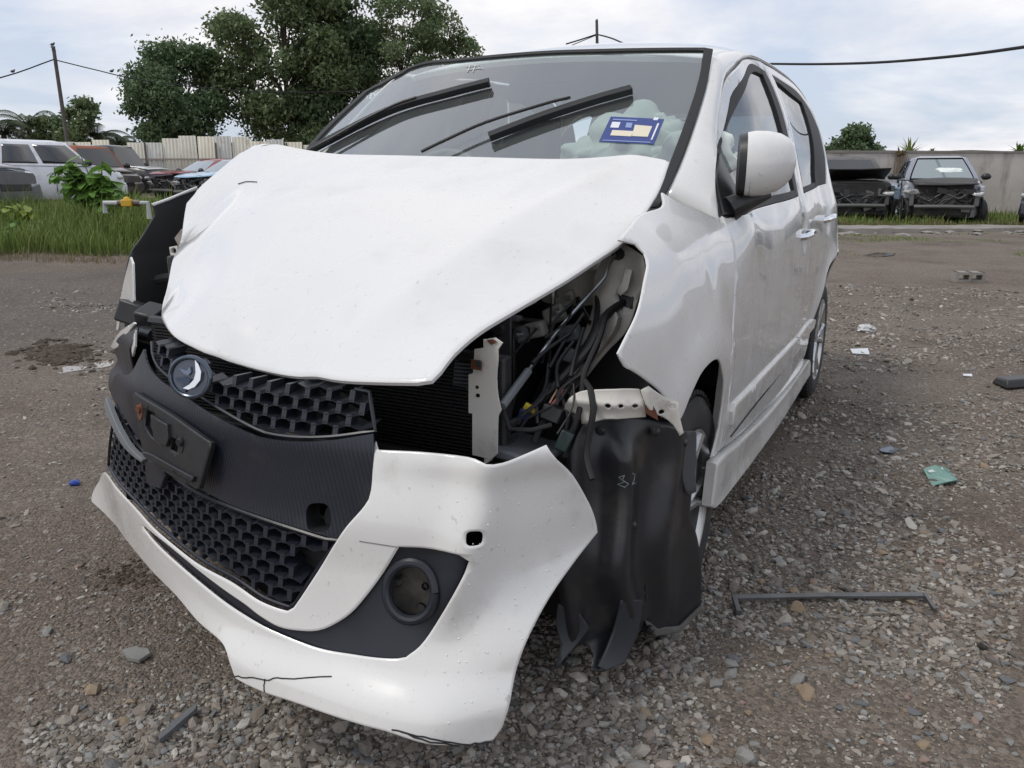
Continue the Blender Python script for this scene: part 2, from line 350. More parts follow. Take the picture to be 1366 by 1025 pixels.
def panel(name, S, outline, mats, parent=None, holes=(), th=.004, step=.02, off=0., lip=.002, smooth=28, raw=False, relief=None, mirror=False):
    """sheet-metal or plastic piece: an outline on surface S with real thickness; mats = (outside, inside)"""
    if parent is None: parent = car
    loops = []
    for k, o in enumerate([outline]+list(holes)):
        o = o if raw else curve(S.uv(o), step); loops.append([tuple(map(float, q)) for q in o])
    pts = []; edges = []
    for lp in loops:
        k = len(pts); pts += lp; edges += [(k+i, k+(i+1) % len(lp)) for i in range(len(lp))]
    nb = len(pts); A = np.array(pts); lo, hi = A.min(0), A.max(0)
    gx, gy = np.meshgrid(np.arange(lo[0], hi[0], step), np.arange(lo[1], hi[1], step*.87)); gx = gx+(np.arange(gx.shape[0]) % 2)[:, None]*step*.5
    G = np.stack([gx.ravel(), gy.ravel()], 1); rw = max(.003, lip*1.2)
    ring = np.concatenate([np.array(inset(lp, rw if k == 0 else -rw)) for k, lp in enumerate(loops)]) if lip else np.zeros((0, 2))
    def keep(Q, d):
        if not len(Q): return Q
        ok = inside(loops[0], Q[:, 0], Q[:, 1])
        for h in loops[1:]: ok &= ~inside(h, Q[:, 0], Q[:, 1])
        Q = Q[ok]; dm = np.full(len(Q), 9.)
        for lp in loops:
            p = np.array(lp); e = np.roll(p, -1, 0)-p; L2 = (e**2).sum(1)+1e-12
            for c0 in range(0, len(p), 64):
                w = Q[:, None]-p[None, c0:c0+64]; t = np.clip((w*e[None, c0:c0+64]).sum(-1)/L2[None, c0:c0+64], 0, 1); dm = np.minimum(dm, np.sqrt(((w-t[..., None]*e[None, c0:c0+64])**2).sum(-1)).min(1))
        return Q[dm > d]
    ring = keep(ring, rw*.8); G = keep(G, rw+step*.4)
    r = delaunay_2d_cdt([Vector(p) for p in pts]+[Vector(p) for p in ring]+[Vector(p) for p in G], edges, [], 0, 1e-6)
    V2 = np.array([tuple(v) for v in r[0]]); T = [f for f in r[2] if len(f) == 3]
    cen = np.array([V2[list(f)].mean(0) for f in T]); ok = inside(loops[0], cen[:, 0], cen[:, 1])
    for h in loops[1:]: ok &= ~inside(h, cen[:, 0], cen[:, 1])
    T = [f for f, g in zip(T, ok) if g]
    used = sorted({i for f in T for i in f}); remap = {o: k for k, o in enumerate(used)}; V2 = V2[used]; T = [tuple(remap[i] for i in f) for f in T]
    cnt = {}
    for f in T:
        for i in range(3): cnt[(f[i], f[(i+1) % 3])] = 1
    be = [e for e in cnt if (e[1], e[0]) not in cnt]; bl = sorted({i for e in be for i in e})
    u, v = V2[:, 0], V2[:, 1]
    def lift(uu, vv):
        base = S.P(uu, vv, 0.); nr = S.P(uu, vv, 1.)-base; o1 = np.full(len(uu), off, float)
        if relief is not None: o1 = o1+relief(uu, vv)
        return base+nr*o1[:, None], nr
    top, nr = lift(u, v); e = 1.5e-3; NN = np.cross(lift(u+e, v)[0]-lift(u-e, v)[0], lift(u, v+e)[0]-lift(u, v-e)[0]); NN /= np.linalg.norm(NN, axis=1)[:, None]+1e-12
    sgn = np.sign((NN*nr).sum(1)); NN *= sgn[:, None]; bot = top-NN*th
    if lip:
        top[bl] -= NN[bl]*lip
        outw = np.zeros_like(top)
        for a, b in be:
            d = top[b]-top[a]; q = np.cross(d, NN[a]); q /= np.linalg.norm(q)+1e-12; outw[a] += q; outw[b] += q
        c0_ = S.P(*[np.array([w]) for w in V2[list(T[0])].mean(0)])[0]
        # outward = away from the triangle that owns the edge
        own = {}
        for f in T:
            for i in range(3): own[(f[i], f[(i+1) % 3])] = f[(i+2) % 3]
        outw[:] = 0
        for a, b in be:
            d = top[b]-top[a]; q = np.cross(d, NN[a]); q /= np.linalg.norm(q)+1e-12
            if q @ (top[own[(a, b)]]-top[a]) > 0: q = -q
            outw[a] += q; outw[b] += q
        nb_ = NN.copy(); nb_[bl] = NN[bl]+.9*outw[bl]/(np.linalg.norm(outw[bl], axis=1)[:, None]+1e-12); nb_ /= np.linalg.norm(nb_, axis=1)[:, None]+1e-12
    else: nb_ = NN
    flip = -1 if not mirror else 1
    n = len(V2); V = np.concatenate([top, bot]); V[:, 1] *= flip; nb_ = nb_.copy(); NB = -NN.copy(); nb_[:, 1] *= flip; NB[:, 1] *= flip
    f0 = T[0]; geo = np.cross(V[f0[1]]-V[f0[0]], V[f0[2]]-V[f0[0]]); ccw = geo @ nb_[f0[0]] > 0
    if not ccw: T = [(f[0], f[2], f[1]) for f in T]; be = [(b, a) for a, b in be]
    F = T+[(f[2]+n, f[1]+n, f[0]+n) for f in T]+[(b, a, a+n, b+n) for a, b in be]
    mi = [0]*len(T)+[1]*len(T)+[0]*len(be)
    if not isinstance(mats, (tuple, list)): mats = (mats, mats)
    ob = mesh(name, V, F, list(mats), parent, mi, 0); me = ob.data
    me.polygons.foreach_set('use_smooth', [True]*len(me.polygons))
    ln = []
    for f in T: ln += [tuple(nb_[i]) for i in f]
    for f in T: ln += [tuple(NB[i]) for i in (f[2], f[1], f[0])]
    for a, b in be:
        q = np.cross(V[a]-V[b], V[b+n]-V[b]); q = tuple(q/(np.linalg.norm(q)+1e-12)); ln += [q]*4
    me.normals_split_custom_set(ln); return ob
def ctube(name, pts, r, m, parent=None, n=8, sub=.02):
    """tube along car-frame points"""
    q = curve(pts, sub, False, 60) if len(pts) > 2 else [np.array(p) for p in pts]
    return MB().tube([P3(p) for p in q], r, n).build(name, m, parent or car)
# ---- the sheets
def Lcrease(a, z): return -.30*np.logaddexp(0, (z-.925-.012*(a-1))*90)/90
sc = []
for a_ in (1.15, 1.7, 2.3, 2.9):
    k = {1.15: 0, 1.7: .3, 2.3: .8, 2.9: 1.}[a_]
    sc += [(a_, .15, .79), (a_, .35, .81), (a_, .55, .825), (a_, .75, .828), (a_, .90, .824), (a_, 1.0, .788), (a_, 1.25, .695+.035*k), (a_, 1.45, .60+.045*k), (a_, 1.53, .545+.05*k)]
sc += [(.3, .5, .775), (.3, .8, .765), (.3, .95, .70), (.3, 1.02, .62), (.6, .5, .815), (.6, .8, .805), (.6, .95, .745), (.6, 1.02, .66), (.9, .2, .80), (.9, .5, .822), (.9, .8, .82), (.9, .95, .775), (.9, 1.03, .715), (1.05, 1.10, .675), (1.25, 1.2, .665), (1.4, 1.35, .62), (1.45, 1.45, .575),
       (3.4, .4, .82), (3.4, .65, .835), (3.4, .9, .81), (3.4, 1.05, .765), (3.4, 1.3, .70), (3.4, 1.45, .625), (3.4, 1.53, .56), (3.66, .4, .74), (3.66, .7, .74), (3.66, 1.0, .69), (3.66, 1.3, .60), (3.66, 1.45, .52)]
Lraw = tps(sc, 1.5e-3, Lcrease)
def Lside(a, z):
    r = np.sqrt((a-.75)**2+(z-.31)**2); rr = np.sqrt((a-3.19)**2+(z-.31)**2)
    return Lraw(a, z)+.016*np.exp(-((r-.375)/.075)**2)*smst(1.02, .90, a)*smst(.40, .52, z)+.020*np.exp(-((rr-.375)/.07)**2)*smst(.42, .56, z)
SIDE = Surf('side', Lside, (.1, 3.72), (.03, 1.56))
WSC = Surf('front', lambda l, z: .85+(z-.98)*1.36+.25*l*l-.10*np.maximum(0, z-1.2)**2, (-.75, .75), (.9, 1.56), -1)
ROOF = Surf('top', lambda a, l: 1.590-.128*np.abs((a-2.45)/.95)**2.4-.15*l*l-1.0*np.maximum(0, np.abs(l)-.46)**2, (1.3, 3.6), (-.7, .7))
def Hcrease(a, l): return -.34*(np.logaddexp(0, (np.abs(l)-(.26+.34*a))*110)/110)
HOOD = Surf('top', tps([(.1, 0, .715), (.06, .235, .722), (.06, .52, .745), (.12, -.157, .748), (.29, -.41, .757), (.14, 0, .775), (.13, .25, .78), (.15, .45, .79), (.2, -.2, .80),
    (.27, 0, .868), (.27, .3, .868), (.28, .5, .845), (.35, -.3, .875), (.5, 0, .985), (.5, .3, .98), (.5, -.3, .985), (.42, .60, .895), (.56, .68, .954), (.45, -.52, .875), (.64, -.66, .955), (.70, -.70, 1.035),
    (.72, 0, 1.075), (.75, .4, 1.075), (.74, .68, 1.03), (.75, -.4, 1.09), (.92, 0, 1.138), (.94, .65, 1.122), (.90, -.70, 1.165), (.92, .33, 1.135), (.91, -.35, 1.15)], 1.2e-3, Hcrease), (-.15, 1.05), (-.85, .85))
FRONT = Surf('front', tps([(.68, .17, .01), (.6, .19, -.07), (.47, .2, -.095), (.3, .2, -.10), (.18, .2, -.095), (.08, .21, -.065), (-.1, .21, .0), (-.34, .2, .10), (-.55, .2, .20), (-.76, .19, .28),
    (.4, .3, -.055), (.6, .3, -.01), (.70, .3, .05), (.1, .32, -.055), (-.2, .3, .04), (-.5, .3, .17), (-.7, .3, .27),
    (.3, .45, -.04), (.5, .45, .0), (.64, .45, .075), (.75, .44, .24), (0, .45, -.01), (-.2, .45, .055), (-.4, .45, .13), (-.58, .42, .215),
    (.3, .6, .0), (.5, .6, .04), (.63, .6, .095), (.70, .63, .16), (.73, .52, .22), (0, .6, .015), (-.3, .6, .10), (-.5, .6, .21), (0, .7, .036), (.3, .7, .03), (.5, .7, .08), (-.3, .7, .13), (-.5, .7, .25)], 8e-4), (-.95, .95), (.08, .9), -1)
# ---- body side: doors, pillar frame, quarter
door_all = [(959, 604), (964, 574), (970, 529), (975, 480), (979, 425), (981, 382), (981, 351), (979, 325.6), (971, 306), (963.4, 288.5), (959, 240), (958.5, 212), (956.6, 183), (956.5, 159), (961.5, 132), (971, 101),
            (1.80, 1.445), (1.95, 1.478), (2.2, 1.505), (2.6, 1.512), (2.95, 1.495), (3.2, 1.43), (3.33, 1.25), (3.36, 1.05), (3.33, .90), (3.18, .74), (2.98, .68), (2.86, .55), (2.80, .42), (2.77, .285), (1.9, .29), (1.3, .335)]
DA = curve(SIDE.uv(door_all), .03)
front_door_o = SIDE.uv(door_all[:16])+[(1.80, 1.445), (1.95, 1.478), (2.2, 1.505), (2.33, 1.508), (2.325, 1.3), (2.30, 1.0), (2.325, .85), (2.335, .68), (2.27, .5), (2.24, .285), (1.9, .29), (1.3, .335)]
rear_door_o = [(2.33, 1.508), (2.6, 1.512), (2.95, 1.495), (3.2, 1.43), (3.33, 1.25), (3.36, 1.05), (3.33, .90), (3.18, .74), (2.98, .68), (2.86, .55), (2.80, .42), (2.77, .285), (2.24, .285), (2.27, .5), (2.335, .68), (2.325, .85), (2.30, 1.0), (2.325, 1.3)]
win_o = SIDE.uv([(958, 230), (962, 286), (970, 290), (979, 288.5)])+[(1.5, .992), (2.22, 1.015), (2.245, 1.2), (2.265, 1.47), (2.1, 1.474), (1.98, 1.462), (1.82, 1.415)]+SIDE.uv([(979, 122), (972, 149.5), (964, 180)])
glass_o = [(1.20, 1.012), (1.5, 1.018), (2.10, 1.037), (2.145, 1.25), (2.165, 1.447), (2.02, 1.442), (1.86, 1.405), (1.66, 1.325), (1.46, 1.22), (1.31, 1.13)]
rwin_o = [(2.385, 1.02), (2.8, 1.04), (3.06, 1.055), (3.20, 1.18), (3.22, 1.30), (3.14, 1.40), (2.95, 1.46), (2.6, 1.477), (2.385, 1.477), (2.375, 1.25)]
rglass_o = [(2.41, 1.045), (2.84, 1.062), (2.91, 1.2), (2.95, 1.41), (2.6, 1.452), (2.41, 1.452)]
quarter_o = [(2.86, .55), (2.98, .68), (3.18, .74), (3.33, .90), (3.36, 1.05), (3.33, 1.25), (3.2, 1.43), (3.28, 1.46), (3.42, 1.38), (3.52, 1.25), (3.62, 1.02), (3.67, .8), (3.68, .45), (3.60, .43), (3.585, .5), (3.53, .60), (3.43, .675), (3.3, .715), (3.17, .725), (3.04, .71), (2.93, .645), (2.875, .56)]
sill_o = [(.965, .36), (1.3, .325), (1.9, .28), (2.79, .275), (2.79, .2), (.98, .24)]
def rail(mirror):
    """A-pillar and roof rail: a bulged strip from the windscreen and roof edge to the door gap"""
    W = [WSC.P(*[[c] for c in WSC.hit(*p)])[0] for p in ((884, 262), (904, 226), (917, 195), (926, 168), (935, 138), (943, 104))]
    W += [WSC.P([.560], [1.445])[0]]+[ROOF.P([a_], [l_])[0] for a_, l_ in ((1.66, .548), (1.78, .562), (1.95, .568), (2.2, .574), (2.6, .575), (2.95, .573), (3.2, .56), (3.36, .525))]
    G = [SIDE.P([a_], [z_], .0)[0] for a_, z_ in SIDE.uv([(966, 297), (959, 240), (958.5, 212), (956.6, 183), (957.5, 155), (962, 132), (971, 101), (1.86, 1.462), (1.95, 1.480), (2.06, 1.495), (2.25, 1.508), (2.6, 1.515), (2.95, 1.498), (3.22, 1.43), (3.34, 1.28)])]
    W = curve(W, .035, False, 80); G = curve(G, .035, False, 80); n = 46
    rs = lambda Q: [np.array([np.interp(t, np.linspace(0, 1, len(Q)), [q[k] for q in Q]) for k in range(3)]) for t in np.linspace(0, 1, n)]
    W, G = rs(W), rs(G); m = 9; V = []
    for ii, (w, g) in enumerate(zip(W, G)):
        outw = np.array([-.25, 1, .75]); e = g-w; outw = outw-e*(outw@e)/(e@e); outw /= np.linalg.norm(outw)
        for j in range(m):
            t = j/(m-1); q = w*(1-t)+g*t+outw*(.22*np.linalg.norm(e)*4*t*(1-t)*.5*min(1, ii/7)+.003*min(1, 6*t))
            if t == 1: q = g-outw*.015
            V.append((q[0], q[1]*(1 if mirror else -1), q[2]))
    Fq = [(i*m+j, i*m+j+1, (i+1)*m+j+1, (i+1)*m+j) for i in range(n-1) for j in range(m-1)]
    o = MB().add(V, Fq).build('roof_rail', [WHITE, DARKM], car, smooth=50)
    sol = o.modifiers.new('thickness', 'SOLIDIFY'); sol.thickness = .012; sol.offset = -1
    return o
def side_parts(mirror):
    kw = dict(mirror=mirror)
    fr = rail(mirror)
    panel('quarter_panel', SIDE, inset(curve(quarter_o, .03), .003), (WHITE, DARKM), raw=True, step=.03, th=.01, lip=.003, **kw)
    panel('sill', SIDE, sill_o, (WHITE, DARKM), step=.03, th=.01, off=-.006, **kw)
    for nm, o, w, g, gn in (('front_door', front_door_o, win_o, glass_o, 0), ('rear_door', rear_door_o, rwin_o, rglass_o, 1)):
        oc = curve(o, .03); wc = curve(w, .03); gc = curve(g, .03, corner=50)
        d = panel(nm, SIDE, inset(oc, .003), (DOORW, DARKM), holes=[wc], raw=True, step=.03, th=.03, lip=.004, relief=door_relief if not gn else rdoor_relief, **kw)
        panel('window_trim', SIDE, inset(wc, .001), RUBBER, d, holes=[gc], raw=True, step=.03, th=.02, off=-.003, **kw)
        panel('window_glass', SIDE, inset(gc, -.004), (SGLASS, CLEAR), d, raw=True, step=.05, th=.004, off=-.012, lip=0, **kw)
        mo = [(1.055, .435), (1.04, .475), (1.065, .49), (1.35, .482), (2.23, .468), (2.26, .43), (2.25, .395), (1.9, .397), (1.35, .412), (1.09, .425)] if not gn else [(2.25, .468), (2.77, .460), (2.82, .44), (2.80, .41), (2.27, .395), (2.275, .43)]
        panel('side_moulding', SIDE, mo, BUMPW, d, step=.02, th=.014, off=.012, lip=.005, smooth=50, **kw)
        panel('moulding_groove', SIDE, [(q[0]+.005, .388+.004*(i > 1)-.004) for i, q in enumerate(((1.1, 0), (2.24, 0), (2.24, 1), (1.1, 1)))] if not gn else [(2.27, .386), (2.8, .398), (2.8, .404), (2.27, .392)], RUBBER, d, step=.05, th=.003, off=.003, lip=0, **kw)
        hx = 2.17 if not gn else 2.93
        handle(d, hx, .872 if not gn else .90, mirror)
    sk = panel('side_skirt', SIDE, [(.885, .38), (.99, .372), (1.33, .325), (1.87, .28), (2.54, .258), (2.80, .262), (2.855, .25), (2.86, .175), (2.44, .173), (1.82, .184), (1.29, .205), (.99, .228), (.90, .258)], BUMPW, step=.011, th=.03, off=.018, lip=.006, smooth=50, relief=lambda u, v: .010*smst(.27, .18, v), **kw)
    return fr
def door_relief(u, v):
    # dents and ripples left by the crash
    return -.0035*np.exp(-((u-1.75)/.22)**2-((v-.6)/.06)**2)-.011*np.exp(-((u-2.17)/.055)**4-((v-.865)/.06)**4)
def rdoor_relief(u, v): return -.011*np.exp(-((u-2.93)/.055)**4-((v-.895)/.06)**4)
def handle(d, a, z, mirror):
    s = 1 if mirror else -1
    def q(aa, zz, off): p = SIDE.P([aa], [zz], off)[0]; return (p[0], s*p[1], p[2])
    MB().tube([q(a-.10, z-.006, -.008), q(a-.09, z-.003, .010), q(a-.03, z+.002, .020), q(a+.05, z+.004, .020), q(a+.10, z+.003, .010), q(a+.11, z+.002, -.008)], [.010, .013, .015, .015, .013, .010], 10).build('door_handle', CHROME, d)
for mi_ in (False, True): side_parts(mi_)
# ---- left front fender, standing open where the headlight was
fen = SIDE.uv([(826, 319), (849, 324.6), (861, 337), (865, 353), (861, 377), (852.5, 416), (838, 447.6), (826, 472), (835, 489), (845.5, 495), (863, 507), (884, 525), (896, 545), (907, 564), (913, 551), (923.6, 525), (936.5, 499), (949.4, 484), (957, 480), (961, 482), (964, 493), (966.5, 512), (964.4, 540), (960, 572), (954.7, 594), (950, 611), (958, 604), (963.5, 574), (969.5, 529), (974, 480), (978, 425), (980, 382), (980, 351), (978, 326), (972, 309), (966, 298), (950, 289), (925, 277), (900, 266), (884, 256)])+[(.74, 1.015), (.62, 1.0)]
panel('front_fender', SIDE, fen, (WHITE, DARKM), step=.013, th=.006, lip=.003, relief=lambda u, v: .0012*np.sin(u*24+v*9)*np.exp(-((u-.93)/.08)**2-((v-.84)/.12)**2)-.0025*np.exp(-((u-.80)/.03)**2-((v-.86)/.05)**2))
# ---- roof, windscreen, hatch
panel('roof', ROOF, [(1.498, 0), (1.51, .25), (1.54, .44), (1.61, .545), (1.9, .568), (2.4, .575), (2.9, .575), (3.2, .56), (3.42, .5), (3.47, 0), (3.42, -.5), (3.2, -.56), (2.9, -.575), (2.4, -.575), (1.9, -.568), (1.61, -.545), (1.54, -.44), (1.51, -.25)], (WHITE, HEADL), step=.05, th=.02, lip=.004)
ws_out = WSC.uv([(906, 222), (940, 124), (951, 68), (940, 66), (805, 67.5), (720, 70.5), (618, 79.5), (556, 88), (486, 124), (431, 167), (384, 207)])
ws_out += [(-.63, 1.0), (-.3, .985), (0, .98), (.3, .985), (.62, 1.0)]
wsc = curve(ws_out, .03)
wglass = panel('windscreen', WSC, wsc, (GLASS, CLEAR), raw=True, step=.05, th=.005, lip=0)
wi = [(u*(1-.035*(v < 1.455)), v-.006*(v > 1.40)) for u, v in inset(wsc, .004)]
panel('windscreen_seal', WSC, wsc, RUBBER, holes=[wi], raw=True, step=.03, th=.012, off=.008, lip=.002)
HATCH = Surf('front', lambda l, z: 3.66-.30*np.maximum(0, z-.95)**1.6-.10*l*l, (-.9, .9), (.2, 1.6))
panel('tailgate', HATCH, [(-.56, 1.47), (-.66, 1.2), (-.70, .95), (-.68, .55), (.68, .55), (.70, .95), (.66, 1.2), (.56, 1.47), (0, 1.50)], (WHITE, DASH), holes=[[(-.50, 1.41), (-.58, 1.06), (.58, 1.06), (.50, 1.41)]], step=.06, th=.03)
panel('rear_window', HATCH, [(-.51, 1.42), (-.59, 1.05), (.59, 1.05), (.51, 1.42)], (SGLASS, CLEAR), step=.1, th=.004, off=-.01, lip=0)
panel('rear_bumper', HATCH, [(-.76, .54), (-.72, .25), (.72, .25), (.76, .54)], WHITE, step=.06, th=.04, off=.04)
for s in (1, -1): panel('tail_lamp', HATCH, [(s*.60, 1.03), (s*.73, 1.0), (s*.74, .72), (s*.62, .74)], mat('tail_red', (.35, .01, .01), .15, coat=1), step=.05, th=.03, off=.02)
# ---- hood: pushed back, crest lifted against the glass
hood_o = HOOD.uv([(325, 200), (460, 205), (600, 208), (760, 211), (894, 213), (880, 250), (862, 281), (835, 318), (790, 349), (735, 384), (690, 410), (640, 440), (605, 470), (588, 492), (575, 505), (555, 508), (500, 507.5), (440, 504), (400, 500.5), (345, 492), (300, 480), (262, 465), (230, 447), (216, 428), (213, 416), (222, 378), (236, 330), (243, 296), (247, 272), (262, 253), (290, 228)])
panel('hood', HOOD, hood_o, (WHITE, BARE), step=.02, th=.012, lip=.005, relief=lambda u, v: -.003*np.exp(-((u-.2)/.06)**2-((v-.42)/.05)**2))
ctube('hood_scratch', [HOOD.P(*[[c] for c in HOOD.hit(*p)], .0015)[0] for p in ((318, 246), (328, 243), (336, 243), (343, 243.5))], .0012, RUBBER, n=5)
# ---- front bumper, hanging loose
U_ = [(501, 588), (505, 600), (562, 602.5), (611.5, 606.6), (634, 609.5), (648, 615), (669, 613), (700, 603), (728, 592), (738.5, 608.7), (763, 633), (779.5, 662), (790, 686.5), (797, 711), (763, 756), (734.5, 797), (710, 842), (693.5, 883), (681, 920), (671, 949), (665, 965), (654.5, 980), (624, 986), (587, 986), (529.5, 973.6), (488.5, 963), (443.5, 949), (398, 932.6), (361.5, 920), (324.6, 902), (312, 871), (298, 852), (266, 827), (234.6, 795), (196.5, 757), (152, 700), (137, 685), (121, 670.6), (122.4, 657.6), (130, 643), (139, 631.6),
      (171, 670.6), (204.6, 707), (253.6, 747.6), (304, 776), (345, 803), (382, 816), (390, 811.6), (415, 775), (443.5, 731.7), (464, 703), (488.5, 674), (496, 654), (498, 604.6)]
band = [(190, 701.5), (222, 728.5), (272.6, 770), (317, 802), (345, 823), (369.7, 837), (395, 842), (423, 842), (447.6, 832), (472, 813.7), (505, 772.7), (533.7, 729.6), (570, 731), (611.5, 735), (625, 744), (619.8, 760), (595, 809.6), (566.5, 854.7), (546, 873), (529.6, 879), (472, 874), (423, 865), (361.5, 842), (317, 817), (269.6, 782), (222, 741), (190, 706)]
def hole(cx, cy, rx, ry, n=24, p=2.): return [(cx+rx*math.copysign(abs(cos(2*pi*i/n))**(2/p), cos(2*pi*i/n)), cy+ry*math.copysign(abs(sin(2*pi*i/n))**(2/p), sin(2*pi*i/n))) for i in range(n)]
def bump_relief(l, z):
    # corner edge, brow over the fog lamp, lower lip
    r = .030*np.exp(-((l-(.60+.12*(z-.5)))/.035)**2)*smst(.30, .42, z)
    r += .012*smst(.62, .50, z)*smst(.40, .5, z)*smst(.15, .35, l)
    r += .020*smst(.27, .20, z)*smst(-.2, .25, l)
    return r+.012*np.exp(-((z-.61)/.03)**2)*smst(.3, .6, l)
fog_c = FRONT.hit(547, 790)
bumper = panel('front_bumper', FRONT, U_, (BUMPW, BLACKP), holes=[band, hole(630, 713, 10.5, 10.5, 20, 3.2)], step=.010, th=.005, lip=.004, relief=bump_relief)
bo = inset(curve(FRONT.uv(band), .012), -.004); fh = curve(FRONT.uv(hole(547, 790, 34, 39, 28)), .012)
bz = panel('fog_lamp_bezel', FRONT, bo, DARKP, bumper, holes=[fh], raw=True, step=.012, th=.004, off=-.010, relief=lambda l, z: bump_relief(l, z)*.9)
fr_ = [FRONT.P([u], [v], float(-.008+.9*bump_relief(np.array([u]), np.array([v]))[0]))[0] for u, v in fh]
fcen = np.mean(fr_, 0); rear = [fcen+(p-fcen)*1.0+np.array([.05, -.030, -.022]) for p in fr_]
ring = MB().tube([P3(p) for p in fr_]+[P3(fr_[0])], .009, 10, caps=False)
ring.add([P3(p) for p in fr_]+[P3(p) for p in rear], [(i, (i+1) % len(fr_), len(fr_)+(i+1) % len(fr_), len(fr_)+i) for i in range(len(fr_))]).build('fog_lamp_ring', DARKP, bumper)
sock = MB().add([P3(p) for p in rear], [tuple(range(len(rear)))], 0)
for dy, dz, r in ((.02, -.035, .010), (.03, .01, .007), (-.03, .0, .005)): sock.add(*[x for x in (lambda b: (b.v, b.f))(MB().lathe([(r, -.004), (r, .0), (r*.6, .0)], 12, 'x', P3(fcen+np.array([.046, dy-.03, dz-.022])), 1))], 1)
sock.tube([P3(fcen+np.array([.02, -.045, -.005])), P3(fcen+np.array([.05, -.05, -.01]))], .006, 8, 2)
sock.build('fog_lamp_socket', [mat('socket_beige', (.22, .20, .165), .7, var=(.08, .07, .06), vs_=30), RUBBER, ALLOY], bumper)
crk = MAT_CRACK = RUBBER
for nm, pts in (('bumper_crack', [(324, 897), (345, 899), (364, 902), (385, 901), (448, 902)]), ('bumper_crack', [(364, 902), (363, 910), (364, 918)]), ('bumper_scrape', [(530, 968), (560, 974), (590, 980), (622, 983), (650, 981)]), ('bumper_scrape', [(540, 970), (575, 980), (610, 985)]), ('bumper_crease', [(482, 720.5), (505, 724), (533, 728.5)])):
    pts = [(x+rng.uniform(-.6, .6), y+rng.uniform(-1.3, 1.3)*(nm != 'bumper_crease')) for x, y in [tuple(np.array(p_)*(1-t_)+np.array(q_)*t_) for p_, q_ in zip(pts[:-1], pts[1:]) for t_ in (0, .25, .5, .75)]+[pts[-1]]]; uvs = FRONT.uv(pts); ctube(nm, [FRONT.P([u], [v], float(bump_relief(np.array([u]), np.array([v]))[0])+.0005)[0] for u, v in uvs], .0012 if 'crack' in nm else .0008 if 'crease' in nm else .0014, GREYP if 'crease' in nm else RUBBER, bumper, n=5)
# water drops on the bumper
wd = MB()
for i in range(150):
    p = (rng.uniform(585, 785), rng.uniform(640, 960))
    if not inside(U_, np.array([p[0]]), np.array([p[1]]))[0] or inside(band, np.array([p[0]]), np.array([p[1]]))[0]: continue
    u, v = FRONT.hit(*p); r = rng.uniform(.0006, .0017)
    wd.add(*blob(P3(FRONT.P([u], [v], float(bump_relief(np.array([u]), np.array([v]))[0]))[0]), (r, r, r*1.3), 1, i, .1))
dr = wd.build('water_drops', mat('water_drop', (.75, .76, .76), .03, coat=1), bumper, smooth=60); dr['kind'] = 'stuff'
# dark film-covered centre of the bumper, its torn right end, plate bracket
cen = [(193, 466), (198, 486), (217, 507.6), (247.6, 527), (284.5, 551), (333.7, 577), (355, 584.5), (392, 589), (438, 588), (500, 579), (501, 591), (498, 621), (494, 661), (486, 684), (468, 716), (450, 722), (432, 718), (395, 707), (346, 691), (297, 673), (260, 654), (223, 634), (201.5, 617), (180, 588), (161.5, 556), (150, 530), (147.7, 517), (160, 500), (176, 500), (186, 480)]
tow = hole(420, 692, 17, 20, 20, 3)
centre = panel('bumper_centre', FRONT, cen, (CARBON, BLACKP), holes=[tow], step=.011, th=.005, off=.002, lip=0, relief=lambda l, z: -.014*smst(.62, .48, z)+.006*np.exp(-((z-.63)/.04)**2))
tw = [FRONT.P([u], [v], -.012)[0] for u, v in curve(FRONT.uv(tow), .01)]; tb = [p+np.array([.05, -.012, 0]) for p in tw]; nt_ = len(tw)
MB().add([P3(p) for p in tw]+[P3(p) for p in tb], [(i, (i+1) % nt_, nt_+(i+1) % nt_, nt_+i) for i in range(nt_)]).build('tow_hook_recess', BLACKP, centre)
panel('tow_hook_socket', FRONT, hole(424, 695, 10, 17, 16), RUBBER, centre, step=.01, th=.002, off=-.045, lip=0)
TEAR = Surf('front', lambda l, z: .36-.55*(l+.70)+.16*(z-.55), (-.9, -.45), (.3, .8), -1)
panel('torn_bumper_end', TEAR, [(150, 462), (165, 446), (181, 434), (184, 452), (176, 467), (175, 500), (182, 540), (188, 570), (172, 566), (158, 552), (148, 520), (147, 495), (153, 480), (150, 470)], (CARBON, BLACKP), step=.012, th=.005, relief=lambda l, z: .006*np.sin(z*40))
panel('torn_paint_edge', TEAR, [(149, 462), (160, 444), (180, 430), (183, 432), (171, 446), (163, 459), (153, 466)], BUMPW, step=.01, th=.006, off=.004)
panel('torn_paint_edge', TEAR, [(177, 462), (184, 440), (187, 442), (183, 462), (177, 476)], BUMPW, step=.01, th=.006, off=.003)
TRIM = FRONT
panel('grille_strip', FRONT, [(147, 530), (151, 540), (165, 572), (180, 596), (197, 612), (195, 616), (176, 601), (160, 577), (146, 545)], GREYP, step=.012, th=.012, off=.012)
brk = [(190, 527), (193, 523.5), (240, 552), (294, 590), (293, 598), (278, 651), (262, 645), (230, 626), (214, 612), (203, 596)]
pb = panel('plate_bracket', FRONT, brk, BLACKP, holes=[[(209, 546), (219, 551), (224, 573), (228, 588), (214, 580), (206, 566)], [(243, 583), (252, 588), (249, 603), (240, 598)]], step=.012, th=.012, off=.022, lip=.003)
panel('bracket_rib', FRONT, [(219, 552), (241, 565), (243, 583), (240, 594), (224, 584)], BLACKP, pb, step=.012, th=.010, off=.030)
panel('bracket_rib', FRONT, [(206, 600), (222, 604), (276, 634), (274, 641), (250, 628), (212, 608)], BLACKP, pb, step=.012, th=.010, off=.030)
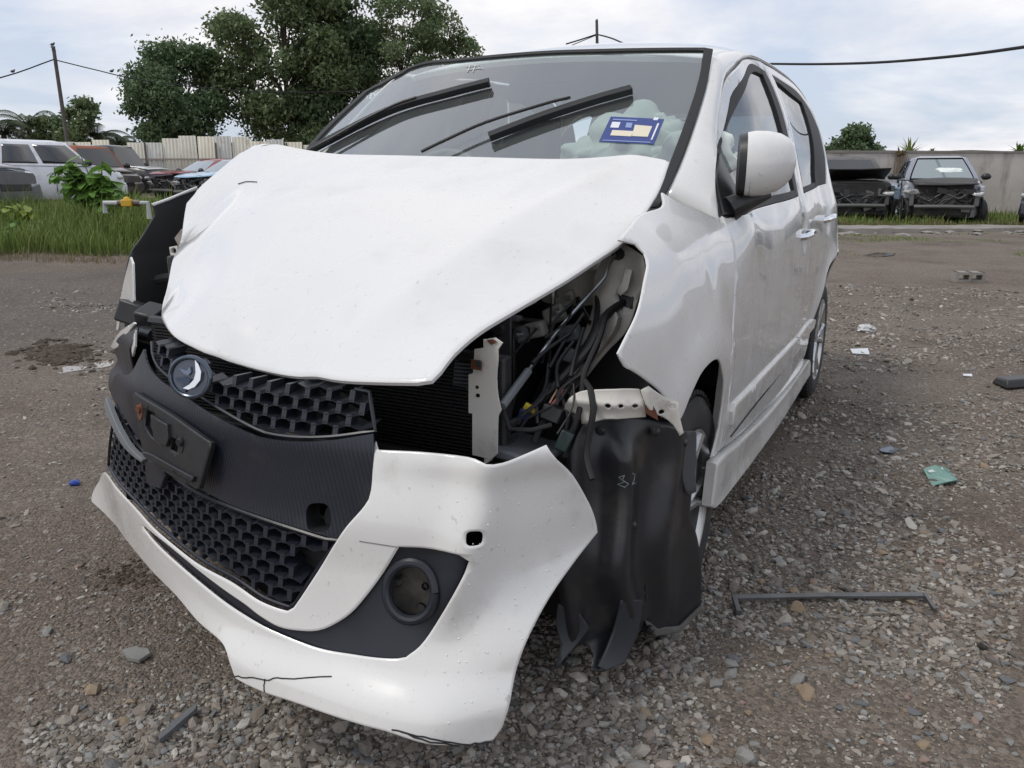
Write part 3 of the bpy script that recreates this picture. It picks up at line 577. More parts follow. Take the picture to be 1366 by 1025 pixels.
for p, bm_ in (((201.5, 544.5), RUST), ((256, 588), BLACKP)):
    q = FRONT.P(*[[c] for c in FRONT.hit(*p)], .022)[0]
    MB().lathe([(.0, -.008), (.007, -.008), (.009, -.004), (.009, .002)], 12, 'x', P3(q)).build('bracket_bolt', bm_, pb)
    panel('rust_stain', FRONT, hole(p[0], p[1]+4, 3.4, 11, 12), bm_, pb, step=.008, th=.002, off=.0235, lip=0)
# honeycomb grilles
def hood_lip(l): return float(np.interp(l, [-.41, -.157, 0, .235, .52], [.757, .742, .712, .718, .742]))
def honey(name, outline, du, dv, off, depth, m, parent=None, back=True, holes=()):
    poly = curve(FRONT.uv(outline), .02); A = np.array(poly); lo, hi = A.min(0), A.max(0); mb = MB()
    hp = [FRONT.uv(h) for h in holes]
    def ok(u, v): return inside(poly, np.array([u]), np.array([v]))[0] and not any(inside(h, np.array([u]), np.array([v]))[0] for h in hp)
    segs = []
    ni = int((hi[0]-lo[0])/du)+3; nj = int((hi[1]-lo[1])/dv)+3
    for j in range(-1, nj):
        for i in range(-1, ni):
            u = lo[0]+(i+(.5 if j % 2 else 0))*du; v = lo[1]+j*dv
            q = dv*.26
            top, ur, lr, bot, ll, ul = (u, v+dv*.62), (u+du/2, v+q), (u+du/2, v-q), (u, v-dv*.62), (u-du/2, v-q), (u-du/2, v+q)
            segs += [(ur, lr, .0052), (top, ur, .0010), (ul, top, .0016)]
    for p, q, w in segs:
        mid = ((p[0]+q[0])/2, (p[1]+q[1])/2)
        if not (ok(*p) and ok(*q) and ok(*mid) and ok(mid[0], mid[1]+.006) and ok(mid[0]+.012, mid[1]) and ok(mid[0]-.012, mid[1])): continue
        P0 = FRONT.P([p[0], q[0]], [p[1], q[1]], off); P1 = FRONT.P([p[0], q[0]], [p[1]+.015, q[1]+.015], off-depth)
        if name[0] == 'u' and max(P0[:, 2].max(), P1[:, 2].max()) > hood_lip(p[0])-.004: continue
        d = P0[1]-P0[0]; d /= np.linalg.norm(d); nrm = P0[0]-P1[0]; nrm /= np.linalg.norm(nrm); s = np.cross(d, nrm); s /= np.linalg.norm(s); s *= w
        v = [P0[0]-s-d*w, P0[1]-s+d*w, P0[1]+s+d*w, P0[0]+s-d*w, P1[0]-s*.55, P1[1]-s*.55, P1[1]+s*.55, P1[0]+s*.55]
        mb.add([P3(x) for x in v], [(0, 1, 2, 3), (7, 6, 5, 4), (0, 4, 5, 1), (1, 5, 6, 2), (2, 6, 7, 3), (3, 7, 4, 0)])
    fr = [FRONT.P([u], [v], off)[0] for u, v in poly]; pass
    hi_ = [q_[2] > hood_lip(q_[1])-.012 and name[0] == 'u' for q_ in fr]; runs = [[]]
    for q_, h_ in list(zip(fr, hi_))+[(fr[0], hi_[0])]:
        if h_: runs.append([])
        else: runs[-1].append(P3(q_))
    for rn in runs:
        if len(rn) > 1: mb.tube(rn, .0038, 6)
    return mb.build(name, m, parent or car, smooth=0)
up_o = [(195, 455), (196, 470), (203, 488), (222, 506), (250, 523), (288, 547), (336, 573), (358, 580), (394, 584), (438, 583), (497, 575), (489, 522), (450, 514), (400, 503), (345, 489), (300, 476), (262, 461), (228, 443), (208, 433), (199, 444)]
upper = honey('upper_grille', up_o, .045, .0205, -.012, .038, DARKP)
low_o = [(147, 540), (139, 590), (137, 622), (150, 645), (171, 668), (204, 703), (253, 744), (304, 773), (345, 800), (380, 813), (388, 808), (413, 770), (441, 731), (452, 724), (430, 722), (395, 711), (346, 695), (297, 677), (240, 650), (198, 617), (178, 598), (162, 575)]
lower = honey('lower_grille', low_o, .045, .0205, -.014, .038, DARKP, holes=[[(385, 740), (400, 738), (418, 748), (420, 760), (400, 768), (384, 756)]])
panel('lower_grille_backing', FRONT, inset(curve(FRONT.uv(low_o), .03), -.025), RUBBER, lower, raw=True, step=.03, th=.004, off=-.06, lip=0)
panel('grille_blank', FRONT, [(195, 613), (214, 617), (222, 634), (216, 652), (200, 647), (196, 630)], DARKP, lower, step=.012, th=.01, off=.004)
# emblem: dark disc, chrome ring, bright swoosh
em = at(266, 500, l=.0); ec = Vector(P3(em+np.array([-.022, 0, 0])))
ax = Vector((-1, -.22, .18)).normalized(); ux = Vector((0, 0, 1)).cross(ax).normalized(); uz = ax.cross(ux)
ER = Matrix((ux, uz, ax)).transposed()
def epl(name, pts, h, m, parent, hole_=None):
    n = len(pts); mb = MB().add([ec+ER@Vector((x, y, h0)) for h0 in (h-.006, h) for x, y in pts], [tuple(range(n, 2*n))]+[(i, (i+1) % n, n+(i+1) % n, n+i) for i in range(n)]); return mb.build(name, m, parent, 30)
circ = [(cos(2*pi*i/40), sin(2*pi*i/40)) for i in range(40)]
emb = epl('emblem', [(.043*x, .037*y) for x, y in circ], .0, mat('emblem_blue', (.035, .05, .085), .25, coat=1), car)
MB().tube([ec+ER@Vector((.044*x, .038*y, .0)) for x, y in circ+circ[:1]], .0048, 10, caps=False).build('emblem_ring', mat('emblem_rim', (.10, .12, .15), .2, .8), emb)
sw = [(.014, .034), (.022, .026), (.028, .012), (.026, -.004), (.014, -.018), (.0, -.024), (-.012, -.022), (.002, -.014), (.012, -.004), (.016, .010)]
epl('emblem_swoosh', sw, .006, CHROME, emb)
epl('emblem_swoosh', [(-.030, -.003), (-.012, .0), (.004, -.004), (.0, -.012), (-.008, -.030), (-.016, -.028), (-.012, -.012), (-.026, -.010)], .004, mat('emblem_slate', (.06, .08, .12), .2, .6), emb)
epl('emblem_star', [(-.022, .016), (-.006, .012), (.002, .020), (.004, .010), (-.002, .003), (-.012, .006)], .004, mat('emblem_light', (.12, .16, .24), .25, coat=1), emb)
# ---- behind the missing headlight
def cbox(name, c, d, m, parent=None, rot=(0, 0, 0), bevel=.006, taper=1.):
    R = Matrix.Rotation(rot[2], 3, 'Z') @ Matrix.Rotation(rot[1], 3, 'Y') @ Matrix.Rotation(rot[0], 3, 'X')
    return MB().box(P3(c), d, R, 0, taper).build(name, m, parent or car, 30, bevel)
# radiator: core, fins, tanks
rad = cbox('radiator', (.305, .05, .56), (.035, .98, .36), DARKM)
fm = MB()
for i in range(46): fm.box(P3((.283, .05, .395+i*.0075)), (.012, .96, .0028))
fo = fm.build('radiator_fins', mat('fin_metal', (.035, .035, .037), .4, .3), rad, 0); fo['kind'] = 'stuff'
MB().tube([P3((.29, -.44, .735)), P3((.29, .50, .735))], .014, 8).build('radiator_top_tank', BLACKP, rad)
# steel upright that carried the headlight
UPR = Surf('front', lambda l, z: .235+0*l, (-1, 1), (.3, 1), -1)
upr = panel('radiator_support', UPR, [(633, 466), (646, 464), (645, 458), (651, 452), (660, 451), (670, 458), (664, 467), (664, 480), (662, 505), (664, 530), (668, 548), (664, 556), (663, 606), (655, 613), (630, 607), (630, 552), (625, 551), (625, 500), (631, 498)], BARE, holes=[hole(636, 517, 2.8, 2.6, 12), hole(637, 528, 3.4, 3, 12)], step=.012, th=.004, lip=0)
panel('support_flange', Surf('side', lambda a, z: .5265+0*a, (0, 1), (.3, 1)), [(.237, .54), (.237, .785), (.27, .78), (.275, .70), (.262, .66), (.285, .63), (.262, .60), (.27, .54)], BARE, upr, step=.012, th=.004)
panel('rust_patch', UPR, [(633, 478), (646, 480), (646, 493), (632, 490)], RUST, upr, step=.01, th=.002, off=.012, lip=0)
panel('rust_patch', UPR, [(650, 454), (658, 452.5), (664, 456), (656, 460)], RUST, upr, step=.01, th=.002, off=.003, lip=0)
MB().lathe([(0, -.004), (.006, -.004), (.006, .002)], 10, 'x', P3(at(639, 485, a=.222))).build('support_bolt', DARKM, upr)
# cross bracket between upright and fender
BRK = Surf('front', lambda l, z: .36+.55*np.maximum(0, l-.74)+.12*(l-.7), (.4, 1), (.4, .8), -1)
cb = panel('headlight_bracket', BRK, [(752, 548), (760, 530), (775, 522), (800, 520), (830, 519), (853, 519.5), (857, 531), (862, 557), (835, 559), (805, 560), (790, 565), (776, 566), (773, 556), (766, 552)], BARE, holes=[hole(812, 541, 4, 4, 12), hole(827, 541, 3.5, 3.5, 12), hole(846, 541, 4, 3.6, 12)], step=.012, th=.003, relief=lambda u, v: .010*np.exp(-((v-.655)/.012)**2))
panel('bracket_end', BRK, [(851, 518), (862, 512), (884, 528), (893, 533), (902, 535.5), (902, 545), (905, 562), (908, 574), (903, 579), (896, 566), (884, 556), (870, 549), (857, 536)], (BARE, RUST), cb, holes=[hole(895, 542, 2.6, 2.6, 10), hole(882, 549, 4, 3, 10)], step=.01, th=.003, off=.012, relief=lambda u, v: .008*np.sin(u*90))
panel('rust_patch', BRK, [(857, 536), (866, 535), (872, 545), (875, 558), (866, 553), (858, 548)], RUST, cb, step=.01, th=.002, off=.016, lip=0)
# inner apron, strut tower, firewall, engine
APR = Surf('front', lambda l, z: .56+.25*(z-.7)-.1*(l-.55), (.2, .9), (.4, 1.1), -1)
ap = panel('inner_apron', APR, [(818, 330), (835, 326), (855, 340), (858, 365), (848, 400), (835, 440), (812, 470), (786, 500), (762, 520), (748, 540), (722, 555), (716, 549), (738, 515), (760, 480), (778, 440), (790, 410), (792, 370), (806, 345)], INNER, step=.015, th=.004, holes=[[(826, 392), (842, 396), (842, 412), (828, 408)]], relief=lambda u, v: .012*np.sin(u*42))
panel('apron_flange', APR, [(838, 360), (848, 362), (842, 388), (832, 396), (826, 390), (834, 378)], BARE, ap, step=.012, th=.004, off=.02)
panel('apron_rail', APR, [(828, 418), (832, 425), (825, 445), (800, 478), (768, 505), (742, 530), (735, 526), (765, 495), (795, 460), (815, 430)], INNER, ap, step=.012, th=.02, off=.03)
cbox('firewall', (.98, 0, .66), (.02, 1.42, .62), ENGINE); cbox('inner_wing', (.72, -.60, .62), (.46, .02, .5), ENGINE)
cbox('engine_cover', (.66, -.05, .72), (.34, .6, .16), BLACKP, bevel=.03); cbox('engine_block', (.66, 0, .5), (.36, .7, .34), ENGINE, bevel=.04)
bat = cbox('battery', (.56, .36, .66), (.18, .22, .19), mat('battery_case', (.012, .012, .014), .4)); cbox('battery_terminal', (.50, .33, .77), (.03, .03, .03), ALLOY, bat); cbox('battery_strap', (.52, .36, .775), (.03, .2, .012), GREYP, bat)
rl = cbox('relay_bracket', (.44, .455, .742), (.006, .045, .105), mat('relay_grey', (.10, .10, .105), .5, .4)); MB().lathe([(0, -.01), (.012, -.01), (.016, 0)], 14, 'x', P3((.435, .45, .765))).build('relay_bolt', DARKM, rl)
cbox('horn_bracket', (.285, .455, .71), (.006, .05, .075), mat('slate', (.10, .12, .14), .4, .5), rot=(.1, 0, .2))
cbox('washer_tank', (.46, .58, .46), (.14, .14, .16), BLACKP, bevel=.02)
cbox('under_tray', (.45, 0, .30), (.5, 1.0, .03), BLACKP); cbox('crash_beam', (.21, .0, .50), (.04, .9, .10), DARKM)
cbox('mounting_plate', (.34, .56, .545), (.16, .12, .02), GREYP, rot=(.1, .1, 0))
MB().lathe([(0, -.03), (.006, -.03), (.006, -.012), (.010, -.012), (.010, .02), (.014, .02)], 12, 'z', P3((.60, .50, .83))).build('filler_cap', ALLOY, car)
rod = [at(822.6, 338.6, a=.585), at(812, 352, a=.565), at(807, 370, a=.55), at(750.6, 433.5, a=.46), at(705, 495, a=.36), at(670, 542, a=.26)]
ctube('hood_stay', rod, .0042, ALLOY, n=8); ctube('hood_stay_sleeve', [at(705, 495, a=.355), at(688, 518, a=.305), at(670, 542, a=.255)], .0085, GREYP)
wires = [([(836, 402, .60), (822, 410, .56), (807, 423, .52), (796, 445, .47), (786, 465, .44), (760, 495, .40), (740, 515, .37), (705, 553, .33), (677, 567, .30)], .009),
 ([(836, 402, .61), (818, 414, .58), (803, 432, .54), (796, 462, .48), (780, 490, .42), (755, 520, .38), (728, 556, .34), (712, 590, .31)], .007),
 ([(796, 388, .60), (797, 410, .56), (792, 440, .52), (770, 478, .46), (735, 520, .39), (716, 545, .35), (690, 566, .31)], .006),
 ([(807, 423, .5), (800, 450, .45), (779, 500, .38), (776, 535, .36), (766, 570, .34), (757, 588, .34)], .006),
 ([(772, 500, .39), (788, 520, .36), (792, 545, .345), (786, 580, .34), (782, 610, .33), (790, 640, .31)], .0065),
 ([(745, 500, .40), (750, 530, .37), (758, 560, .35), (752, 585, .34)], .005), ([(764, 508, .40), (762, 540, .37), (768, 566, .35), (757, 590, .335)], .0055),
 ([(733, 470, .48), (731, 500, .44), (722, 530, .40), (700, 548, .36)], .0045), ([(786, 460, .50), (765, 470, .50), (748, 480, .52)], .006), ([(770, 398, .62), (780, 420, .6), (790, 432, .57)], .007), ([(670, 545, .27), (680, 572, .27), (710, 574, .28), (735, 567, .31)], .005)]
for w, r in wires: ctube('wire', [at(x, y, a=a_) for x, y, a_ in w], r, RUBBER)
for w, c in (([(736, 540, .36), (748, 525, .38), (756, 512, .4)], (.45, .12, .10)), ([(733, 538, .36), (742, 522, .38), (745, 505, .4)], (.5, .3, .22))): ctube('thin_wire', [at(x, y, a=a_-.02) for x, y, a_ in w], .0018, mat('wire_%d' % int(c[0]*100), c, .5))
r3 = np.random.default_rng(5)
for k in range(16):
    x0_, y0_ = r3.uniform(690, 800), r3.uniform(400, 520); x1_, y1_ = x0_-r3.uniform(10, 60), y0_+r3.uniform(30, 80); a0_ = .50-.0012*(y0_-400)
    ctube('loom_wire', [at(x0_, y0_, a=a0_), at((x0_+x1_)/2+r3.uniform(-14, 14), (y0_+y1_)/2, a=a0_-.04), at(x1_, y1_, a=max(.30, a0_-.09))], r3.uniform(.002, .005), RUBBER, n=6)
for px_, py_, a_ in ((700, 400, .62), (740, 420, .60), (756, 400, .66), (715, 440, .56), (690, 450, .5), (760, 445, .56)):
    e_ = cbox('engine_bracket', at(px_, py_, a=a_), (.03, .05, .035), [ALLOY, DARKM, GREYP, INNER][int(r3.integers(4))], rot=(r3.uniform(-.6, .6), r3.uniform(-.6, .6), 0)); MB().lathe([(0, -.03), (.006, -.03), (.006, -.012), (.010, -.012), (.010, .0)], 10, 'x', P3(at(px_+6, py_-4, a=a_))).build('bracket_bolt', ALLOY, e_)
MB().lathe([(.0, .06), (.05, .055), (.075, .03), (.085, -.05)], 24, 'z', P3((.74, .50, .84))).build('strut_tower', INNER, car)
for t_ in range(3): MB().lathe([(0, .018), (.008, .018), (.008, 0)], 8, 'z', P3((.74+.05*cos(t_*2.1), .50+.05*sin(t_*2.1), .885))).build('strut_nut', ALLOY, car)
def plug(px, py, a_, d, m, rot): return cbox('connector', at(px, py, a=a_), d, m, rot=rot, bevel=.003)
plug(753, 588, .325, (.03, .026, .04), mat('connector_dark', (.02, .035, .032), .4), (.4, .2, .3)); plug(707, 545, .325, (.014, .026, .014), mat('connector_yellow', (.5, .38, .03), .5), (.5, 0, .3)); plug(700, 552, .32, (.02, .02, .02), mat('connector_blue', (.02, .03, .09), .4), (.3, 0, 0))
plug(738, 551, .345, (.05, .04, .03), BLACKP, (.3, .2, .2)); plug(760, 474, .5, (.02, .025, .03), GREYP, (.2, .2, 0)); plug(838, 402, .60, (.03, .035, .035), BLACKP, (.2, .3, 0))
MB().tube([P3(at(823, 338, a=.58)), P3(at(826, 340, a=.60))], .013, 10).build('rubber_grommet', RUBBER, car)
# wheel-arch liner torn loose and hanging in front of the tyre
LIN = Surf('front', tps([(.55, .6, .40), (.66, .58, .40), (.75, .57, .46), (.83, .54, .63), (.55, .3, .36), (.66, .3, .34), (.75, .3, .40), (.84, .3, .60), (.5, .1, .32), (.64, .08, .30), (.72, .08, .36), (.85, .09, .64), (.6, .02, .26), (.72, .02, .31)], 1e-5), (.3, 1.0), (-.02, .75), -1)
lin_o = [(745, 640), (765, 600), (781.5, 561.5), (820, 559), (855, 558), (880, 565), (906, 573), (923, 575), (923.5, 620), (923, 660), (921, 690), (928, 708), (933, 730), (936, 755), (936, 790), (935, 810), (920, 830), (903.5, 842), (893, 838), (885, 845), (872, 847), (864, 836), (857, 828), (845, 854), (828, 883.6), (816, 891), (801, 896), (783, 893), (789, 871), (781, 860), (770, 858), (752, 878.7), (747, 890), (740, 893), (745, 869), (752, 854), (746, 825), (748, 800), (735, 740), (730, 690)]
def lin_relief(l, z):
    f = smst(.05, .2, z)
    r = .030*np.exp(-((l-.655-.05*(.4-z))/.018)**2)*f+.034*np.exp(-((l-.735-.06*(.4-z))/.020)**2)*f*smst(.60, .52, z)+.022*np.exp(-((l-.80)/.016)**2)*f
    return r+.018*smst(.14, .07, z)*np.exp(-((l-.71)/.03)**2)
liner = panel('wheel_arch_liner', LIN, lin_o, LINER, step=.008, th=.004, lip=.001, relief=lin_relief)
panel('liner_edge_flap', LIN, [(907, 574), (924, 574), (924, 655), (914, 660), (906, 640)], mat('liner_grey', (.05, .053, .058), .45), liner, step=.015, th=.004, off=.012)
panel('liner_rib', LIN, [(818, 788), (845, 790), (840, 830), (822, 880), (798, 893), (789, 886), (806, 840)], mat('liner_slate', (.030, .034, .042), .36), liner, step=.012, th=.006, off=.032, smooth=50)
panel('liner_flap', LIN, [(748, 800), (772, 812), (783, 832), (768, 856), (751, 880), (742, 892), (748, 860), (744, 828)], mat('liner_slate', (.030, .034, .042), .36), liner, step=.012, th=.005, off=.020)
panel('liner_hem', LIN, [(858, 826), (880, 836), (905, 834), (934, 806), (935, 812), (905, 843), (886, 846), (872, 848), (862, 836)], mat('dusty_plastic', (.085, .08, .072), .7), liner, step=.012, th=.006, off=.008)
for p_ in ((756, 884), (797, 884), (862, 838), (905, 590), (800, 575), (868, 575), (838, 700)):
    q_ = LIN.P(*[[c] for c in LIN.hit(*p_)], .012)[0]; MB().lathe([(0, -.006), (.007, -.005), (.010, .0), (.010, .004)], 12, 'x', P3(q_)).build('liner_clip', BLACKP, liner)
for ch in (((822, 628), (817, 632), (822, 637), (816, 642), (822, 645), (826, 640), (820, 635), (822, 628)), ((832, 626), (838, 629), (835, 636), (831, 641), (838, 641))):
    ctube('chalk_mark', [LIN.P([u], [v], float(lin_relief(np.array([u]), np.array([v]))[0])+.001)[0] for u, v in LIN.uv(ch)], .0011, mat('chalk', (.22, .25, .245), .9), liner, n=4)
# ---- right front fender, bent outwards; the camera sees its dark inside
RF = Surf('side', lambda a, z: -.855+.10*(a-.5)+.10*np.maximum(0, z-.86)-.05*np.maximum(0, .75-z), (.2, 1.4), (.3, 1.15))
rf = panel('front_fender', RF, [(203, 272), (225, 266), (262, 250), (272, 260), (285, 310), (275, 380), (240, 420), (215, 425), (190, 425), (159, 424), (156, 440), (163, 400), (173, 343), (190, 316), (207, 288), (206, 279)], (mat('fender_inside', (.030, .031, .033), .55, var=(.045, .044, .042), vs_=6), WHITE), step=.015, th=.006, smooth=40)
panel('fender_rim', RF, [(202, 272), (225, 264), (262, 249), (263, 253), (240, 261), (226, 267), (204, 275)], WHITE, rf, step=.012, th=.008, off=.006)
RFE = Surf('front', lambda l, z: .46-.5*(l+.80)+.10*(z-.7), (-1, -.6), (.5, 1), -1)
panel('bent_fender_edge', RFE, [(173, 343), (178, 352), (187, 371), (196.5, 390), (186, 400), (170, 414), (160, 424), (157, 440), (154, 441), (159, 405), (166, 370)], WHITE, rf, step=.012, th=.006)
cbox('fender_liner_piece', (.66, -.70, .55), (.5, .02, .35), BLACKP)
lb = [(230, 316), (240, 312), (246, 330), (240, 352), (236, 350)]
panel('hinge_bracket', Surf('front', lambda l, z: .66+0*l, (-1, -.3), (.5, 1.1), -1), [(232, 318), (241, 306), (249, 312), (247, 335), (240, 352), (235, 345), (237, 328)], mat('rusty_bracket', (.34, .30, .27), .6, dirt=(.16, .08, .05), ds=20, dlo=.45, dhi=.65), step=.012, th=.02)
panel('hinge_bracket', Surf('front', lambda l, z: .62+0*l, (-1, -.3), (.5, 1.1), -1), [(225, 330), (236, 328), (236, 345), (227, 345)], BARE, step=.012, th=.01, holes=[hole(231, 335, 3.4, 4, 10)])
hl = cbox('headlight_remnant', at(186, 420, a=.40), (.08, .09, .06), BLACKP, rot=(.3, .2, .4)); cbox('headlight_mount', at(205, 432, a=.36), (.07, .06, .09), BLACKP, hl and car, rot=(.2, -.3, .2))
MB().tube([P3(at(192, 445, a=.33)), P3(at(208, 450, a=.31))], .022, 12).build('headlight_motor', BLACKP, car)
panel('clip_plate', Surf('front', lambda l, z: .37+0*l, (-1, -.3), (.4, 1.1), -1), [(169, 417), (188, 417), (188, 433), (171, 431)], GREYP, step=.012, th=.01)
panel('clip_plate', Surf('front', lambda l, z: .35+0*l, (-1, -.3), (.4, 1.1), -1), [(192, 408), (204, 418), (203, 424), (193, 419)], GREYP, step=.012, th=.01)
ctube('loose_hose', [at(210, 374, a=.62), at(222, 371, a=.60), at(236, 370, a=.56)], .014, BLACKP)
# ---- wheels
def make_wheel(l, a_, s):
    """s=+1 outside faces the car's left"""
    w = MB().lathe([(.195, -.080*s), (.215, -.092*s), (.262, -.094*s), (.282, -.082*s), (.290, -.055*s), (.292, 0), (.290, .055*s), (.282, .082*s), (.262, .094*s), (.215, .092*s), (.195, .080*s)], 48, 'y')
    for i in range(60):      # tread blocks
        t = 2*pi*i/60
        for y in (-.062, -.02, .02, .062): w.box((.2935*cos(t+.02*(y > 0)), y, .2935*sin(t+.02*(y > 0))), (.010, .036, .019), Matrix.Rotation(-t, 3, 'Y'))
    ty = w.build('tyre', TYRE, car, 40); ty.location = P3((a_, l, .29))
    r = MB().lathe([(.196, -.082*s), (.198, .0), (.190, .02), (.186, -.075*s), (.199, -.088*s), (.205, -.090*s)], 40, 'y').lathe([(0, -.078*s), (.030, -.080*s), (.045, -.074*s), (.048, -.04*s)], 20, 'y')
    for i in range(5):
        for dt in (-.16, .16):
            t = 2*pi*i/5; p = [(.03*cos(t+dt*.9), .03*sin(t+dt*.9)), (.12*cos(t+dt), .12*sin(t+dt)), (.196*cos(t+dt*1.35), .196*sin(t+dt*1.35))]
            r.tube([(p[0][0], -.068*s, p[0][1]), (p[1][0], -.074*s, p[1][1]), (p[2][0], -.080*s, p[2][1])], [.015, .0125, .014], 6)
    r.build('rim', ALLOY, ty, 40)
    MB().lathe([(0, -.02*s), (.12, -.02*s), (.12, .0)], 28, 'y').build('brake_disc', mat('brake_disc', (.16, .14, .13), .45, .7), ty)
for l_, s_ in ((.705, 1), (-.705, -1)):
    make_wheel(l_, .76, s_); make_wheel(l_+.015*s_, 3.19, s_)
for l_, sg in ((.60, 1), (-.60, -1)):          # dark wheel housings
    for a_ in (.76, 3.19):
        MB().lathe([(.345, -.16), (.37, .10), (.0, .10)], 30, 'y', P3((a_, l_, .33))).build('wheel_housing', RUBBER, car) if sg < 0 else MB().lathe([(.37, -.14), (.345, .12), (.0, .12)], 30, 'y', P3((a_, l_, .33))).build('wheel_housing', RUBBER, car)
cbox('floor_pan', (2.1, 0, .27), (2.3, 1.36, .10), RUBBER, bevel=.02); cbox('rear_floor', (3.2, 0, .45), (.8, 1.0, .2), RUBBER)
# ---- wing mirrors, folded in by the impact
def wing_mirror(s):
    m0 = at(994, 220, a=1.13); D = np.array([.24, .971, 0.]); E_ = np.array([.971, -.24, 0.]); Z = np.array([0, 0, 1.]); n = 28
    prof = [(0, 1.0), (.02, 1.03), (.05, 1.0), (.08, .90), (.10, .74), (.115, .52), (.122, .25), (.124, .0)]; V = []
    def q(p): return (p[0], -s*p[1], p[2])
    for d, k in prof:
        for j in range(n):
            t = 2*pi*j/n; c_, s_ = cos(t), sin(t)
            V.append(q(m0+D*d+E_*(.088*k*math.copysign(abs(c_)**.8, c_)+.03*d)+Z*(.080*k*math.copysign(abs(s_)**.85, s_)+.10*d*(1-.5*k))))
    cap = MB().add(V, [(i*n+j, i*n+(j+1) % n, (i+1)*n+(j+1) % n, (i+1)*n+j) for i in range(len(prof)-1) for j in range(n)]).build('wing_mirror', WHITE, car, 60)
    f0 = V[:n]; c0 = np.mean(f0, 0); sh = np.array(q(-D*.018)); f1 = [tuple(c0+(np.array(v)-c0)*.93+sh) for v in f0]; f2 = [tuple(c0+(np.array(v)-c0)*1.012+np.array(q(D*.012))) for v in f0]
    MB().add(f2+f1, [(j, (j+1) % n, n+(j+1) % n, n+j) for j in range(n)]+[tuple(range(n, 2*n))]).build('mirror_face', BLACKP, cap, 40)
    MB().tube([q(SIDE.P([1.10], [.998], .0)[0]), q(at(995, 268, a=1.12)), q(at(1026, 260, a=1.17))], [.034, .026, .010], 10).build('mirror_foot', BLACKP, cap)
wing_mirror(1); wing_mirror(-1)
for s_ in (False, True): panel('mirror_sail', SIDE, [(1.055, .985), (1.15, 1.09), (1.30, 1.145), (1.22, 1.01), (1.12, .985)], BLACKP, step=.02, th=.012, off=.004, mirror=s_)
# ---- wipers
def on_ws(px, py, off): u, v = WSC.hit(px, py); return WSC.P([u], [v], off)[0]
for bl, arm in (([(418, 206), (520, 155), (600, 131), (655, 117)], [(415, 212), (444, 197), (490, 171), (533, 150), (560, 141)]), ([(655, 190), (720, 165), (790, 142), (843, 127)], [(567, 214), (600, 198), (652, 175), (728, 151), (763, 142)])):
    w = ctube('wiper_arm', [on_ws(*p, .030) for p in arm], .0048, BLACKP)
    q = curve([on_ws(*p, .022) for p in bl], .03, False); mb = MB()
    for k in range(len(q)-1):
        p, r = Vector(P3(q[k])), Vector(P3(q[k+1])); d = (r-p).normalized(); nn = Vector((-.6, 0, .8)); t = d.cross(nn).normalized()
        W_ = lambda v, b: [v+t*.013+nn*b, v-t*.013+nn*b, v-t*.004-nn*.018, v+t*.004-nn*.018]
        mb.add(W_(p, .006)+W_(r, .006), [(0, 1, 5, 4), (1, 2, 6, 5), (2, 3, 7, 6), (3, 0, 4, 7), (3, 2, 1, 0), (4, 5, 6, 7)])
    mb.build('wiper_blade', RUBBER, w, 30)
cbox('cowl_panel', (.96, 0, .985), (.16, 1.25, .03), BLACKP, rot=(0, -.25, 0))
# ---- tax disc sticker and paint marks on the glass
st = panel('road_tax_sticker', WSC, [(815, 156.5), (886, 160), (872, 193.5), (799, 190)], mat('sticker_blue', (.035, .06, .22), .5), wglass, step=.03, th=.001, off=.0022, lip=0)
SW = mat('sticker_white', (.70, .72, .74), .6); SY = mat('sticker_cream', (.70, .64, .50), .6); SL = mat('sticker_light', (.25, .32, .55), .5)
for o, m, n_ in (([(817, 164), (828, 164.5), (825, 172), (814, 171.5)], SW, 'sticker_field'), ([(847, 168), (870, 170), (864, 184), (843, 183)], SY, 'sticker_field'), ([(817, 175), (845, 176.5), (842, 183.5), (814, 182)], SY, 'sticker_field'), ([(836, 165), (844, 165.5), (842, 172), (834, 171.5)], SL, 'sticker_emblem'), ([(873, 158), (879, 158.4), (877, 162), (871, 161.6)], SW, 'sticker_field'), ([(818, 160), (850, 161.6), (849.5, 163), (817.5, 161.4)], SL, 'sticker_line'), ([(804, 188), (868, 191), (867.5, 192), (803.5, 189)], SL, 'sticker_line'), ([(877, 166), (879.5, 166), (870, 188), (868, 188)], SW, 'sticker_line')):
    panel(n_, WSC, o, m, st, step=.02, th=.0008, off=.0034, lip=0)
panel('paper_slip', WSC, [(851, 152), (884, 151), (882, 159), (850, 157)], mat('paper_faded', (.45, .50, .48), .8), wglass, step=.03, th=.001, off=-.008, lip=0)
for p, r in (((622, 90), (640, 88)), ((623, 94), (641, 92)), ((628, 87), (624, 97)), ((635, 87), (631, 97)), ((637, 90), (645, 93))):
    ctube('paint_mark', [on_ws(*p, .002), on_ws(*r, .002)], .0016, mat('mark_white', (.62, .64, .64), .8), wglass, n=4)
